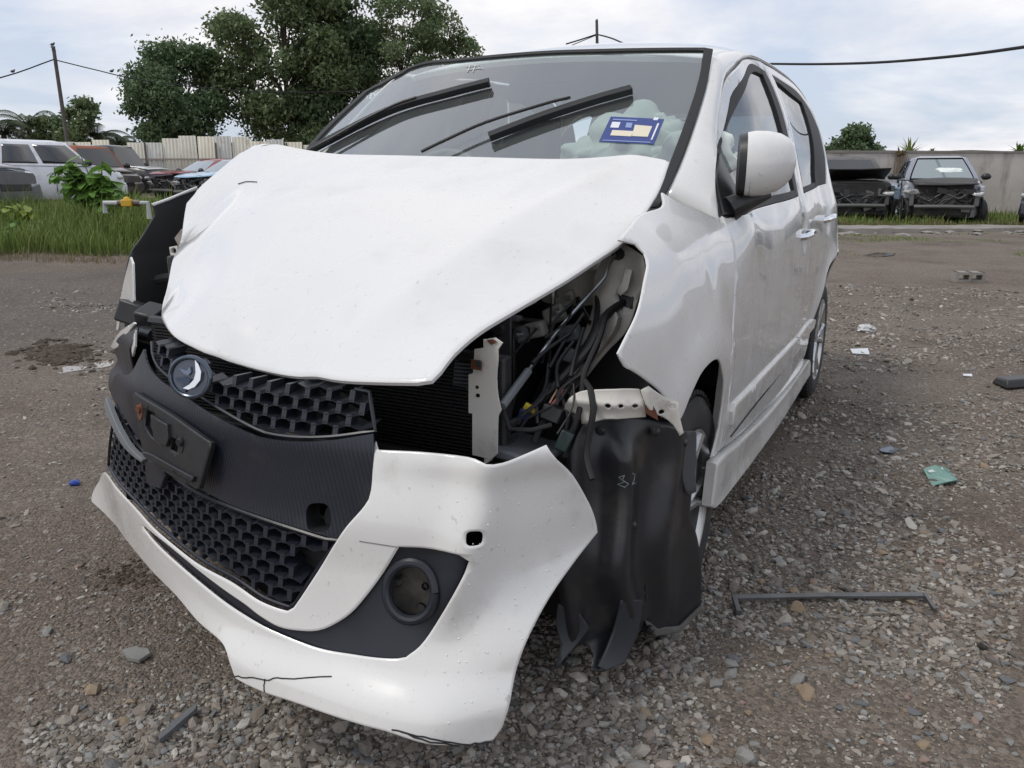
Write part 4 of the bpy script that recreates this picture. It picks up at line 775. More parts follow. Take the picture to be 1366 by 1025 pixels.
# ---- cabin
cbox('dashboard', (1.30, 0, .93), (.46, 1.30, .20), DASH, bevel=.05)
def seat(l_, a_):
    st_ = cbox('seat', (a_, l_, .52), (.50, .50, .18), SEAT, bevel=.05); cbox('seat_back', (a_+.30, l_, .86), (.14, .48, .62), SEAT, st_, rot=(0, .22, 0), bevel=.05); cbox('headrest', (a_+.41, l_, 1.22), (.10, .26, .17), SEAT, st_, rot=(0, .15, 0), bevel=.04)
seat(.36, 1.85); seat(-.36, 1.85)
rs_ = cbox('rear_seat', (2.75, 0, .55), (.5, 1.2, .2), SEAT, bevel=.05); cbox('seat_back', (3.05, 0, .82), (.14, 1.2, .5), SEAT, rs_, rot=(0, .25, 0), bevel=.05)
for l_ in (-.35, .35): cbox('headrest', (3.12, l_, 1.12), (.09, .24, .14), SEAT, rs_, bevel=.03)
MB().tube([P3((1.50+.06*sin(2*pi*i/30), -.36+.185*cos(2*pi*i/30), 1.0+.17*sin(2*pi*i/30))) for i in range(31)], .014, 8, caps=False).build('steering_wheel', DASH, car)
AB = mat('airbag_cloth', (.80, .85, .81), .8, var=(.66, .72, .68), vs_=5, bump=.3, bs=12)
mb = MB(); c0 = np.array([1.44, .40, 1.13])
for k, (dl, dz, r) in enumerate(((0, .03, (.13, .15, .12)), (.16, .0, (.12, .15, .09)), (-.14, .0, (.11, .10, .07)), (.07, .03, (.10, .12, .10)))): mb.add(*blob(P3(c0+np.array([0, dl, dz])), r, 4, k, .45, 4.5))
ab = mb.build('airbag', AB, car, 60)
cbox('rear_view_mirror', (1.57, 0, 1.36), (.03, .24, .065), BLACKP, bevel=.015)
# ================================================================== the yard
def gpY(px, Y): x = (px-PW/2)/FPX*(Y*cos(PIT)+HC*sin(PIT)); return x
CONC = mat('old_concrete', (.30, .285, .26), .92, var=(.20, .185, .165), vs_=1.3, vf=.4, bump=.4, bs=18, dirt=(.10, .09, .075), ds=2.2, dlo=.52, dhi=.7)
def wall_mat():
    m = mat('stained_render', (.56, .52, .475), .95, var=(.44, .40, .355), vs_=.9, vf=.45, bump=.5, bs=9); t = m.node_tree; L = t.links; b = t.nodes['Principled BSDF']
    tcx = t.nodes.new('ShaderNodeTexCoord'); mp = t.nodes.new('ShaderNodeMapping'); mp.inputs['Scale'].default_value = (2.0, 2.0, .55); L.new(tcx.outputs['Object'], mp.inputs[0])
    n = t.nodes.new('ShaderNodeTexNoise'); n.inputs['Scale'].default_value = 1.5; n.inputs['Detail'].default_value = 8; n.inputs['Roughness'].default_value = .65; L.new(mp.outputs[0], n.inputs['Vector'])
    r = t.nodes.new('ShaderNodeMapRange'); L.new(n.outputs[0], r.inputs[0]); r.inputs[1].default_value = .52; r.inputs[2].default_value = .80; r.inputs[4].default_value = .75
    x = t.nodes.new('ShaderNodeMix'); x.data_type = 'RGBA'; L.new(r.outputs[0], x.inputs[0]); L.new(b.inputs['Base Color'].links[0].from_socket, x.inputs[6]); x.inputs[7].default_value = (.10, .088, .074, 1); L.new(x.outputs[2], b.inputs['Base Color']); return m
# ---- boundary wall on the right
WY = 23.0
wall = tag(empty('boundary_wall', (11, WY, 0)), 'weathered grey concrete boundary wall with dark streaks behind the wrecks', 'wall')
def slab(name, x0, x1, z0, z1, y0, y1, m, parent, seed=0, nx=60, amp=.03):
    V = []; F = []
    for i in range(nx+1):
        x = x0+(x1-x0)*i/nx; dz = amp*mnoise.noise(Vector((x*.9, seed, 0)))+amp*.5*mnoise.noise(Vector((x*4, seed, 3)))
        V += [(x, y0, z0), (x, y1, z0), (x, y1, z1+dz), (x, y0, z1+dz)]
    for i in range(nx):
        a, b = i*4, i*4+4
        for k in range(4): F.append((a+k, a+(k+1) % 4, b+(k+1) % 4, b+k))
    F += [(3, 2, 1, 0), tuple(nx*4+k for k in range(4))]
    return MB().add(V, F).build(name, m, parent, 30)
slab('wall_face', -16, 20, -.2, 1.83, -.08, .08, wall_mat(), wall, 1, 120, .02)
slab('coping', -16, 20, 1.80, 1.86, -.12, .12, mat('dark_coping', (.17, .155, .14), .95, var=(.28, .255, .23), vs_=3), wall, 2, 120, .035)
# ---- concrete strip in front of the grass verge
st = slab('concrete_strip', 3.0, 17, -.1, .085, 17.0, 18.3, CONC, None, 5, 90, .02); st['kind'] = 'structure'
for k in range(26):
    x = rng.uniform(5.5, 13); y = rng.uniform(16.2, 16.95); s_ = rng.uniform(.06, .22)
    o = MB().add(*blob((0, 0, 0), (s_, s_*.6, s_*.22), 1, k, .5, 4)).build('concrete_piece', CONC, ground, 0); o.location = (x, y, ground_z(x, y)+.01); o.rotation_euler = (0, 0, rng.uniform(0, 6))
# ---- leaves and grass
def leaf_mat(name, cols, rough=.55, tr=.35):
    m = mat(name, cols[0], rough, island=cols); t = m.node_tree; L = t.links; b = t.nodes['Principled BSDF']; o = t.nodes['Material Output']
    tl = t.nodes.new('ShaderNodeBsdfTranslucent'); L.new(b.inputs['Base Color'].links[0].from_socket, tl.inputs[0])
    x = t.nodes.new('ShaderNodeMixShader'); x.inputs[0].default_value = tr; L.new(b.outputs[0], x.inputs[1]); L.new(tl.outputs[0], x.inputs[2]); L.new(x.outputs[0], o.inputs[0]); return m
LEAF_D = leaf_mat('leaf_dark', [(.06, .10, .05), (.09, .145, .066), (.125, .185, .085), (.165, .225, .105)])
LEAF_M = leaf_mat('leaf_mid', [(.085, .13, .06), (.13, .185, .08), (.175, .23, .10), (.215, .265, .13)])
LEAF_B = leaf_mat('leaf_bright', [(.06, .13, .025), (.10, .19, .035), (.15, .25, .05)])
LEAF_P = leaf_mat('leaf_palm', [(.035, .06, .025), (.06, .09, .035), (.09, .11, .05)])
GRASSM = leaf_mat('grass_blades', [(.09, .15, .03), (.14, .21, .045), (.19, .26, .06), (.26, .28, .10)])
DRYG = leaf_mat('dry_grass', [(.16, .13, .06), (.24, .19, .10), (.12, .13, .05)])
BARK = mat('bark', (.10, .075, .055), .95, var=(.05, .04, .03), vs_=12, bump=.5, bs=30)
def leaves(C, size, elong=1.8, droop=.3):
    """quads (folded into two faces) at points C"""
    n = len(C); d = rng.normal(size=(n, 3)); d[:, 2] -= droop; d /= np.linalg.norm(d, axis=1)[:, None]
    q = rng.normal(size=(n, 3)); q[:, 2] += .8; w = np.cross(d, q); w /= np.linalg.norm(w, axis=1)[:, None]+1e-9
    s = size*rng.uniform(.6, 1.35, n)[:, None]
    V = np.stack([C-d*s*elong*.5, C+w*s*.5, C+d*s*elong*.5, C-w*s*.5], 1).reshape(-1, 3); F = np.arange(4*n).reshape(-1, 4); return V, F
def tree(name, label, px, Y, ztop, half_w, seed, m=LEAF_D, nleaf=14000, lsize=.20, trunk_r=.2, zc0=.35, group=None, clumps=46, cat='tree', gap=.55, tri=False):
    r2 = np.random.default_rng(seed); x0 = gpY(px, Y); z0 = ground_z(x0, Y); H = ztop-z0
    root = tag(empty(name, (x0, Y, z0)), label, cat, group)
    tb = MB(); tips = []
    trunk = [(0, 0, -.2)]; p = np.array([0, 0, 0.])
    for k in range(1, 7): p = np.array([r2.normal(0, .10)*k**.5*half_w*.12, r2.normal(0, .10)*k**.5*half_w*.12, H*.78*k/6]); trunk.append(tuple(p))
    tb.tube(trunk, [trunk_r*(1-.8*i/6) for i in range(7)], 8)
    rc = []
    while len(tips) < clumps:
        q = r2.uniform(-1, 1, 3); d = np.linalg.norm(q)
        if d > 1 or (d < .35 and r2.random() < .5): continue
        zz = H*(zc0+(1-zc0)*(q[2]*.5+.5)); sh = 1-.25*max(0, q[2])**2-.35*max(0, -q[2])**2; r = half_w*r2.uniform(.20, .36)
        c = np.array([q[0]*half_w*.86*sh, q[1]*half_w*.8*sh, min(zz, H-r*.55)]); t = c[2]/H; b = np.array(trunk[max(1, min(6, 1+int(t*5)))])*np.array([1, 1, .8])
        mid = (b+c)/2+np.array([0, 0, .03*H*r2.uniform(-.3, .6)]); tb.tube([b, mid, c], [trunk_r*.30, trunk_r*.15, trunk_r*.04], 5); tips.append(c); rc.append(r)
    tb.build('trunk', BARK, root, 60)
    per = nleaf//clumps; P = []
    for c, r in zip(tips, rc):
        q = r2.normal(size=(per, 3)); q /= np.linalg.norm(q, axis=1)[:, None]; nz_ = np.array([1+.35*mnoise.noise(Vector(v*2.2+c)) for v in q])[:, None]; q = q*r*nz_*r2.uniform(.25, 1.12, (per, 1))**.5; q[:, 2] *= .66; P.append(c+q)
    Q = np.concatenate(P); ex = Q[r2.integers(0, len(Q), len(Q)//3)]+r2.normal(0, half_w*.07, (len(Q)//3, 3)); Q = np.concatenate([Q, Q+r2.normal(0, lsize*.8, Q.shape), ex])
    V, F = leaves(Q, lsize*.62, 2.0); big_mesh('crown', V, F, m, root); return root
TG = 'trees beyond the metal fence'
tree('broadleaf_tree', 'rounded dark green tree nearest the leaning utility pole beyond the metal fence', 252, 44, 8.0, 3.3, 11, LEAF_D, 13000, .19, .2, .10, TG, 48)
tree('broadleaf_tree', 'tallest tree of the row, with drooping layered branches above the metal fence', 392, 46, 12.6, 4.0, 12, LEAF_M, 17000, .21, .24, .10, TG, 60)
tree('broadleaf_tree', 'dense dark tree squeezed beside the tallest tree beyond the fence', 460, 47, 11.2, 2.7, 13, LEAF_D, 8500, .20, .2, .14, TG, 38)
tree('broadleaf_tree', 'thin open-crowned tree rising behind the white car roof', 540, 48, 12.2, 3.2, 14, LEAF_M, 7500, .17, .18, .22, TG, 44)
tree('broadleaf_tree', 'low spreading tree with sparse twigs at the end of the fence', 592, 49, 10.6, 2.2, 19, LEAF_M, 4200, .17, .14, .35, TG, 34, gap=.8)
tree('broadleaf_tree', 'small leafy tree standing right behind the leaning utility pole', 104, 47, 5.9, 1.7, 15, LEAF_M, 5200, .20, .12, .15, TG, 26)
tree('bush_tree', 'round dark green bush showing above the concrete wall', 1135, 31, 3.15, .95, 16, LEAF_D, 6500, .11, .08, .25, None, 40, 'bush')
tree('bush_tree', 'low green shrub beside the round bush behind the concrete wall', 1108, 31, 2.5, .7, 17, LEAF_D, 2600, .11, .05, .0, None, 18, 'bush')
def palm(name, label, px, Y, ztop, n, ln, seed, group=None, m=LEAF_P):
    r2 = np.random.default_rng(seed); x0 = gpY(px, Y); z0 = ground_z(x0, Y); root = tag(empty(name, (x0, Y, z0)), label, 'palm', group); H = ztop-z0
    MB().tube([(0, 0, -.2), (.05, 0, H*.3), (0, 0, H*.62)], [.22, .17, .13], 8).build('trunk', BARK, root, 60)
    for k in range(n):
        a = r2.uniform(0, 2*pi); el = r2.uniform(.15, 1.25); V = []; L_ = ln*r2.uniform(.8, 1.1); p = np.array([0, 0, H*.6]); pts = [p]
        for j in range(9):
            p = p+L_/9*np.array([cos(a)*cos(el), sin(a)*cos(el), sin(el)]); el -= .20; pts.append(p)
        mb = MB().tube(pts, [.03*(1-.09*i) for i in range(10)], 4); side = Vector((-sin(a), cos(a), 0))
        for j in range(1, 10):
            for f_ in (0, .33, .66):
                q = Vector(pts[j-1])*(1-f_)+Vector(pts[j])*f_; d = (Vector(pts[j])-Vector(pts[j-1])).normalized(); l2 = ln*.24*(1-abs(j-5)/8)
                for s in (1, -1):
                    tip = q+(side*s*.8+d*.6+Vector((0, 0, -.45))).normalized()*l2; w = d*.035; mb.add([q-w, q+w, tip], [(0, 1, 2)])
        mb.build('frond', m, root, 0)
    return root
PG = 'oil palms beyond the metal fence'
for px, Y, zt, n, ln, sd_, lb in ((18, 46, 5.6, 20, 2.6, 21, 'broad oil palm with arching fronds at the far end of the fence'), (52, 47, 6.1, 18, 2.6, 22, 'oil palm with upright fronds just before the leaning utility pole'), (140, 48, 5.3, 18, 2.1, 23, 'low oil palm between the small leafy tree and the rounded tree'), (165, 50, 4.9, 15, 1.9, 24, 'small oil palm tucked against the rounded dark tree'), (-25, 47, 5.4, 18, 2.3, 25, 'oil palm partly out of view beyond the white hatchback')):
    palm('oil_palm', lb, px, Y, zt, n, ln, sd_, PG)
hc = []
for k in range(60): hc.append(rng.normal(size=(700, 3))*np.array([1.5, 1.5, .8])+np.array([-82+k*1.25+rng.uniform(-1, 1), 108+rng.uniform(-5, 5), rng.uniform(1.5, 6.0-.04*k)]))
hV, hF = leaves(np.concatenate(hc), .32, 1.4)
hb = tag(big_mesh('distant_wood', hV, hF, leaf_mat('hazed_far_leaf', [(.10, .13, .11), (.13, .16, .135), (.16, .19, .16)])), 'hazy grey green wood far beyond the fence', 'wood', kind='stuff')  # haze of distance is mixed into these greyed leaf colours
# ---- grass
def grass(name, pts, h, w, m, label, lean=.45):
    n = len(pts); P = np.array(pts); a = rng.uniform(0, 2*pi, n); d = np.stack([np.cos(a), np.sin(a), 0*a], 1); hh = h*(rng.uniform(.35, 1.1, n)+.6*(rng.random(n) < .06))[:, None]*np.array([.72+.75*mnoise.noise(Vector((q[0]*1.3, q[1]*1.3, 1))) for q in P]).clip(.3, 1.3)[:, None]; sd_ = np.stack([-np.sin(a), np.cos(a), 0*a], 1)*w*rng.uniform(.7, 1.4, n)[:, None]
    ln = rng.uniform(.05, lean, n)[:, None]; up = np.array([[0, 0, 1.]])
    V = np.stack([P-sd_*.5, P+sd_*.5, P+d*hh*ln*.45+up*hh*.6+sd_*.4, P+d*hh*ln*.45+up*hh*.6-sd_*.4, P+d*hh*ln*1.25+up*hh*(1-.25*ln)], 1).reshape(-1, 3)
    k = np.arange(n)*5; F1 = np.stack([k, k+1, k+2, k+3], 1); F2 = np.stack([k+3, k+2, k+4, k+4], 1)
    T = np.concatenate([F1[:, [0, 1, 2]], F1[:, [0, 2, 3]], F2[:, :3]])
    return tag(big_mesh(name, V, T, m), label, 'grass', kind='stuff')
def scatter(n, xr, yr, f): 
    o = []
    while len(o) < n:
        x, y = rng.uniform(*xr), rng.uniform(*yr)
        if f(x, y): o.append((x, y, ground_z(x, y)-.01))
    return o
edge = lambda x: 11.0+.35*mnoise.noise(Vector((x*.8, 0, 0)))+.9*max(0, x+5.0)*.6
left_ok = lambda x, y: y > edge(x) and rng.random() < (1.0 if y < 14 else .35) and mnoise.noise(Vector((x*.9, y*.9, 4))) > -.38
grass('tall_grass', scatter(30000, (-12.5, -3.2), (10.7, 14.2), left_ok), .50, .011, GRASSM, 'tall bright green grass on the bank beside the yard')
grass('tall_grass', scatter(9000, (-16, -3.0), (14, 24), lambda x, y: x < -.18*y), .28, .02, GRASSM, 'rough grass around the wrecks before the metal fence')
grass('dry_grass', scatter(3200, (-11, -3.8), (10.3, 11.5), lambda x, y: y > edge(x)-.45), .13, .008, DRYG, 'short straw coloured grass along the foot of the bank', .9)
grass('verge_grass', scatter(15000, (6.0, 14.5), (18.4, 22.6), lambda x, y: True), .30, .016, GRASSM, 'green verge grass under the wrecks along the concrete wall')
grass('verge_grass', scatter(3500, (6.0, 14.5), (18.2, 18.9), lambda x, y: True), .22, .014, DRYG, 'yellowing grass fringe behind the concrete strip')
grass('low_weeds', scatter(6500, (5.0, 13.0), (11.5, 16.6), lambda x, y: mnoise.noise(Vector((x*.55, y*.5, 9))) > .16), .045, .010, GRASSM, 'thin low weeds growing in the gravel before the concrete strip', 1.0)
# ---- big-leaved plant on the bank
def leaf_mesh():
    n = 9; V = []; 
    for i in range(n):
        t = i/(n-1); w = .5*sin(pi*t**.75)**.8*.62+.0; dz = -.18*t*t
        V += [(t, -w, dz+.05), (t, 0, dz), (t, w, dz+.05)]
    F = []
    for i in range(n-1):
        for k in range(2): a = i*3+k; F.append((a, a+1, a+4, a+3))
    me = bpy.data.meshes.new('leaf'); me.from_pydata(V, [], F); me.materials.append(leaf_mat('big_leaf', [(.10, .21, .04), (.14, .27, .055), (.19, .33, .075)], .4, .3)); me.polygons.foreach_set('use_smooth', [True]*len(F)); return me
LM = leaf_mesh(); LM2 = LM.copy(); LM2.materials.clear(); LM2.materials.append(leaf_mat('young_leaf', [(.22, .30, .04), (.26, .34, .05), (.18, .28, .05)], .4, .3))
def big_plant(name, label, px, Y, w, h, n, seed, me, ls):
    r2 = np.random.default_rng(seed); x0 = gpY(px, Y); root = tag(empty(name, (x0, Y, ground_z(x0, Y))), label, 'plant'); sb = MB(); k = 0
    nst = 14
    for s in range(nst):
        a = r2.uniform(0, 2*pi); rr = w*r2.uniform(.15, .95); tip = np.array([rr*cos(a), rr*sin(a)*.6, h*r2.uniform(.45, 1.0)*(1-.35*rr/w)]); mid = tip*np.array([.45, .45, .62])
        sb.tube([(0, 0, -.05), mid, tip], [.016, .011, .005], 5)
        for j in range(n//nst):
            t = r2.uniform(.25, 1); p = (mid*(1-2*abs(t-.5)) if t < .5 else mid*(2-2*t)+tip*(2*t-1)); o = link('leaf', me, root); o.location = p
            o.rotation_euler = (r2.uniform(-.5, .5), r2.uniform(-.2, .9), r2.uniform(0, 6.28)); q = ls*r2.uniform(.7, 1.25); o.scale = (q, q*.95, q)
    sb.build('stems', mat('green_stem', (.10, .14, .04), .6), root, 60); return root
big_plant('broad_leaved_shrub', 'bushy shrub with broad bright green leaves in front of the white hatchback', 142, 12.6, .72, 1.22, 238, 31, LM, .22)
big_plant('young_shrub', 'small yellowish green shrub beside the dark car wheel', 38, 12.4, .30, .52, 42, 32, LM2, .16)
big_plant('low_shrub', 'low green leafy weed in front of the dark car wheel', 30, 11.9, .35, .30, 42, 33, LM, .14)
# plants on top of the concrete wall
def spiky(name, label, px, Y, z, n, ln, seed, m):
    r2 = np.random.default_rng(seed); x0 = gpY(px, Y); mb = MB(); root = tag(empty(name, (x0, Y, z)), label, 'plant')
    for k in range(n):
        a = r2.uniform(0, 2*pi); el = r2.uniform(.4, 1.4); d = Vector((cos(a)*cos(el), sin(a)*cos(el), sin(el))); s = d.cross(Vector((0, 0, 1))).normalized()*.03; L_ = ln*r2.uniform(.6, 1.1)
        b = MB().add([-s, s, d*L_*.55+s*.9, d*L_+Vector((0, 0, -.06)), d*L_*.55-s*.9], [(0, 1, 2, 4), (4, 2, 3)]); b.build('leaf', m, root, 0)
    return root
YL = leaf_mat('yellow_green', [(.16, .20, .04), (.22, .26, .06), (.10, .15, .03)])
spiky('agave_plant', 'yellow green spiky plant growing on top of the concrete wall', 1203, WY+.3, 1.80, 26, .55, 41, YL)
spiky('wall_weed', 'dark weedy plant on the wall top above the dark wreck', 1345, WY+.3, 1.80, 30, .42, 42, LEAF_B)
spiky('wall_weed', 'dry grass tuft on the wall top beside the spiky plant', 1190, WY-.15, 1.72, 24, .32, 43, DRYG)
spiky('wall_weed', 'thin low weed along the wall top between the two plants', 1232, WY+.1, 1.82, 18, .2, 44, DRYG)
dv = MB()
for k in range(26):
    x = rng.normal(0, .10); dv.tube([(x, -.14, rng.uniform(.6, 1.2)), (x+rng.normal(0, .06), -.17, 1.5), (x*.5, -.12, 1.85)], .008, 4)
o = dv.build('dead_vine', mat('dry_vine', (.22, .17, .12), .95), None, 0); o.location = (gpY(1190, WY), WY, 0); tag(o, 'brown dead vine hanging down the concrete wall', 'vine')
# ---- corrugated metal fence on the left
FM = [mat('fence_zinc_%d' % k, c, .65, .15, var=v, vs_=1.5, dirt=(.20, .10, .05), ds=2.6, dlo=.60, dhi=.74) for k, (c, v) in enumerate((((.55, .53, .47), (.42, .40, .34)), ((.46, .46, .44), (.34, .34, .32)), ((.60, .57, .48), (.48, .45, .37))))]
FY = 34.
fence = tag(empty('metal_fence', (-14, FY, .45)), 'pale corrugated metal sheet fence of uneven sheets with rust stains', 'fence')
fx0, fx1 = gpY(18, FY)+14, gpY(760, FY)+14; x = fx0; k = 0
while x < fx1:
    w = .72; hgt = 2.10+.22*mnoise.noise(Vector((k*.9, 3, 0)))+rng.uniform(-.07, .07)+(.22 if 9 <= k <= 13 else 0); n = 24; V = []
    for i in range(n+1):
        u = i/n; y = .018*sin(u*2*pi*5); V += [(x+u*(w-.012), y, -.1), (x+u*(w-.012), y, hgt)]
    o = MB().add(V, [(2*i, 2*i+2, 2*i+3, 2*i+1) for i in range(n)]).build('sheet', FM[int(rng.integers(3))], fence, 60); o.rotation_euler = (rng.uniform(-.02, .02), rng.uniform(-.012, .012), rng.uniform(-.02, .02)); o.location = (0, rng.uniform(-.03, .03), 0)
    sm_ = o.modifiers.new('thickness', 'SOLIDIFY'); sm_.thickness = .003
    x += w; k += 1
MB().box(((fx0+fx1)/2, -.07, 1.45), (fx1-fx0, .04, .06)).build('rail', mat('fence_rail', (.25, .22, .19), .7), fence, 0)
x = fx0
while x < fx1: MB().box((x, -.08, 1.0), (.06, .06, 2.2)).build('post', mat('fence_post', (.12, .10, .09), .8), fence, 0); x += 2.9
# ---- utility poles and cables
POLE = mat('pole_timber', (.075, .065, .058), .9, var=(.13, .115, .10), vs_=6)
def pole(px0, py0, px1, py1, Y, r, label):
    b, t = far(px0, py0, Y), far(px1, py1, Y); b = b+(b-t).normalized()*2.0; root = tag(empty('utility_pole', b), label, 'pole')
    MB().tube([(0, 0, 0), tuple((t-b)*.5), tuple(t-b)], [r*1.15, r, r*.85], 10).build('shaft', POLE, root, 60)
    u = (t-b); MB().box(tuple(u*.972), (.05, .3, .05)).build('crossbar', POLE, root, 0); MB().lathe([(0, .0), (.05, 0), (.06, .05), (.04, .1), (0, .12)], 10, 'z', tuple(u*.985+Vector((.0, -.12, 0)))).build('insulator', GREYP, root)
    return t
pole(90, 190, 71, 62, 40, .095, 'weathered utility pole leaning slightly above the oil palms')
pole(797, 80, 796, 27, 52, .10, 'distant utility pole showing above the white car roof')
CAB = mat('cable', (.015, .015, .017), .7)
def cable(pts, r, label):
    P = [far(px, py, Y) for px, py, Y in pts]; q = curve([tuple(p) for p in P], .6, False, 80); o = MB().tube(q, r, 6).build('overhead_cable', CAB, None, 60); tag(o, label, 'cable'); return o
cable([(-120, 128, 36), (0, 104, 38), (73, 79, 40)], .028, 'overhead cable running off from the leaning pole towards the palms')
cable([(73, 80, 40), (130, 94, 40.5), (195, 108, 41), (330, 122, 42), (470, 122, 43), (600, 112, 45), (700, 85, 48), (796, 47, 52)], .025, 'overhead cable sagging from the leaning pole past the trees')
cable([(755, 59, 51.6), (775, 53, 51.8), (796, 46, 52), (815, 51, 50), (850, 64, 46), (940, 82, 38), (1040, 85.5, 31), (1150, 84.5, 26), (1260, 76.5, 22), (1366, 63, 19), (1480, 44, 16), (1750, -10, 12), (2300, -140, 8)], .042, 'thick black overhead cable sagging across the sky above the concrete wall')
for px, py, Y, lb in ((17, 97, 38.4, 'small dark bird perched on the cable before the leaning pole'), (70, 61, 40, 'small dark bird perched on top of the leaning pole'), (149, 96.5, 40.6, 'small dark bird perched on the cable past the leaning pole')):
    p = far(px, py, Y); b = MB().add(*blob((0, 0, .05), (.10, .05, .06), 2, 1, .1)); b.add(*blob((.09, 0, .11), (.04, .035, .035), 2, 2, .1)); b.add([(-.08, -.02, .04), (-.08, .02, .04), (-.22, 0, .0)], [(0, 1, 2)]); o = b.build('bird', DARKM, None, 60); o.location = p; tag(o, lb, 'bird')
# ================================================================== wrecks around the yard
TINT = mat('dark_tinted_glass', (.015, .018, .02), .05, coat=1); SILVERGL = mat('pale_glass', (.20, .24, .25), .05, coat=1)
HLAMP = mat('headlamp_lens', (.45, .46, .46), .08, coat=1); TLAMP = mat('tail_lamp_red', (.30, .012, .012), .15, coat=1)
BAY = mat('engine_bay_black', (.012, .012, .013), .8, var=(.035, .033, .03), vs_=9)
def paint(name, c, dirt=.6, rough=.3): return mat('paint_'+name, c, rough, coat=.7, dirt=tuple(x*dirt*.6+.02 for x in c), ds=3, dlo=.5, dhi=.75)
def wreck(name, label, px, Y, rz, L=3.9, W=1.66, H=1.48, body=None, hood=None, roof=None, zh=.88, zb=.92, cowl=.95, wr1=.30, wr2=-1.45, tail=-1.75, hatch=True, gl=TINT, stripped=False, hood_tilt=0., wheels=(1, 1, 1, 1), bumper_m=None, group=None, dx=0., mirrors=True, airbag=False, sink=.0, front=False):
    """x forward. cowl: x of windscreen foot; wr1,wr2: roof front and rear x; tail: x of rear window foot"""
    x0 = gpY(px, Y)+dx-(cos(rz)*L/2 if front else 0); Y = Y-(sin(rz)*L/2 if front else 0); root = tag(empty(name, (x0, Y, float(mound(x0, Y))-sink), rz), label, {'van': 'van', 'pickup_truck': 'pickup truck'}.get(name, 'car'), group); hw = W/2
    # lower body: lofted sections
    fx = L/2; rx = -L/2; fx2 = fx-(.66 if stripped else 0)
    key = [(fx2, .60 if not stripped else .9, .74 if not stripped else zh-.02, .80 if not stripped else .95), (fx2-.10, .9, zh-.10 if not stripped else zh-.02, .92 if not stripped else .97), (fx-.45, .98, zh-.03, .98), (cowl, 1, zb, 1), (0, 1, zb+.01, 1), (tail+.1, 1, zb+.04, .99), (rx+.18, .97, zb+.02 if hatch else zb-.02, .95), (rx+.03, .9, zb-.06, .88), (rx, .82, .80, .80)]
    xs = np.linspace(fx2, rx, 34); K = np.array(key)[::-1]
    sec = [(x, np.interp(x, K[:, 0], K[:, 2]), np.interp(x, K[:, 0], K[:, 3])) for x in xs]; V = []; prof = [(.86, .20), (.97, .30), (1.0, .50), (.995, .68), (.97, .90), (.90, .985), (.60, 1.005), (0, 1.02)]
    for x, zt, w in sec:
        zl = .17+.10*max(0, abs(x)-1.4)
        r = [(w*hw*p, zl+(zt-zl)*(q-.2)/.8) for p, q in prof]; V += [(x, y, z) for y, z in r]+[(x, -y, z) for y, z in r[-2::-1]]
    m = 2*len(prof)-1; F = [(i*m+j, i*m+j+1, (i+1)*m+j+1, (i+1)*m+j) for i in range(len(sec)-1) for j in range(m-1)]+[tuple(range(m)), tuple((len(sec)-1)*m+j for j in range(m))]
    F += [(i*m, (i+1)*m, (i+1)*m+m-1, i*m+m-1) for i in range(len(sec)-1)]
    bd = MB().add(V, F).build('body', body, root, 45)
    # greenhouse
    wb, wt = hw*.93, hw*.70; z1 = zb+.005; Hc = H
    B = [(cowl, wb*.93, z1), (tail, wb*.93, z1+.02)]; T = [(wr1, wt, Hc-.05), (wr2, wt, Hc-.06)]
    rows = []
    for t in np.linspace(0, 1, 7):
        s = t+.10*sin(pi*t); xf = cowl+(wr1-cowl)*t; xb = tail+(wr2-tail)*t; w = wb+(wt-wb)*(t**1.25); z = z1+(Hc-.05-z1)*t
        rows.append([(xf-.06*0, w*.80*0+w-.10, z), (xf-.10, w, z), (xb+.10, w, z+.0), (xb, w-.10, z), (xb, -w+.10, z), (xb+.10, -w, z), (xf-.10, -w, z), (xf, -w+.10, z)])
    V = [p for r in rows for p in r]; F = [(i*8+j, i*8+(j+1) % 8, (i+1)*8+(j+1) % 8, (i+1)*8+j) for i in range(6) for j in range(8)]
    k = len(V); xm = (wr1+wr2)/2; top = [(xm+(p[0]-xm)*.75, p[1]*.7, Hc) for p in rows[-1]]; V += top; F += [(6*8+j, 6*8+(j+1) % 8, k+(j+1) % 8, k+j) for j in range(8)]+[tuple(range(k, k+8))]
    gm = [0]*len(F)
    if airbag: F = [f for k_, f in enumerate(F) if not (k_ < 48 and k_ % 8 == 7)]; MB().box(((cowl+tail)/2-.45, 0, (zb+Hc)/2-.08), (abs(cowl-tail)*.45, W*.6, (Hc-zb)*.6)).build('cabin_interior', BAY, root, 0)
    MB().add(V, F).build('cabin', body if roof is None else roof, root, 50)
    def q(t, xf): # point on cabin side
        w = wb+(wt-wb)*(t**1.25); return (xf, w+.006, z1+(Hc-.05-z1)*t)
    def fxx(t): return cowl+(wr1-cowl)*t
    def bxx(t): return tail+(wr2-tail)*t
    n = 8
    def sidewin(f0, f1, nm, s):
        V = []
        for t in np.linspace(.10, .88, n):
            a, b = fxx(t)-.13, bxx(t)+.13
            for f in (f0, f1): p = q(t, a+(b-a)*f); V.append((p[0], p[1]*s, p[2]))
        o = MB().add(V, [(2*i, 2*i+1, 2*i+3, 2*i+2) for i in range(n-1)]).build(nm, gl, root, 60); md = o.modifiers.new('t', 'SOLIDIFY'); md.thickness = .006
    for s in (1, -1):
        sidewin(.0, .46, 'side_window', s); sidewin(.51, .86, 'side_window', s); sidewin(.89, 1.0, 'quarter_window', s)
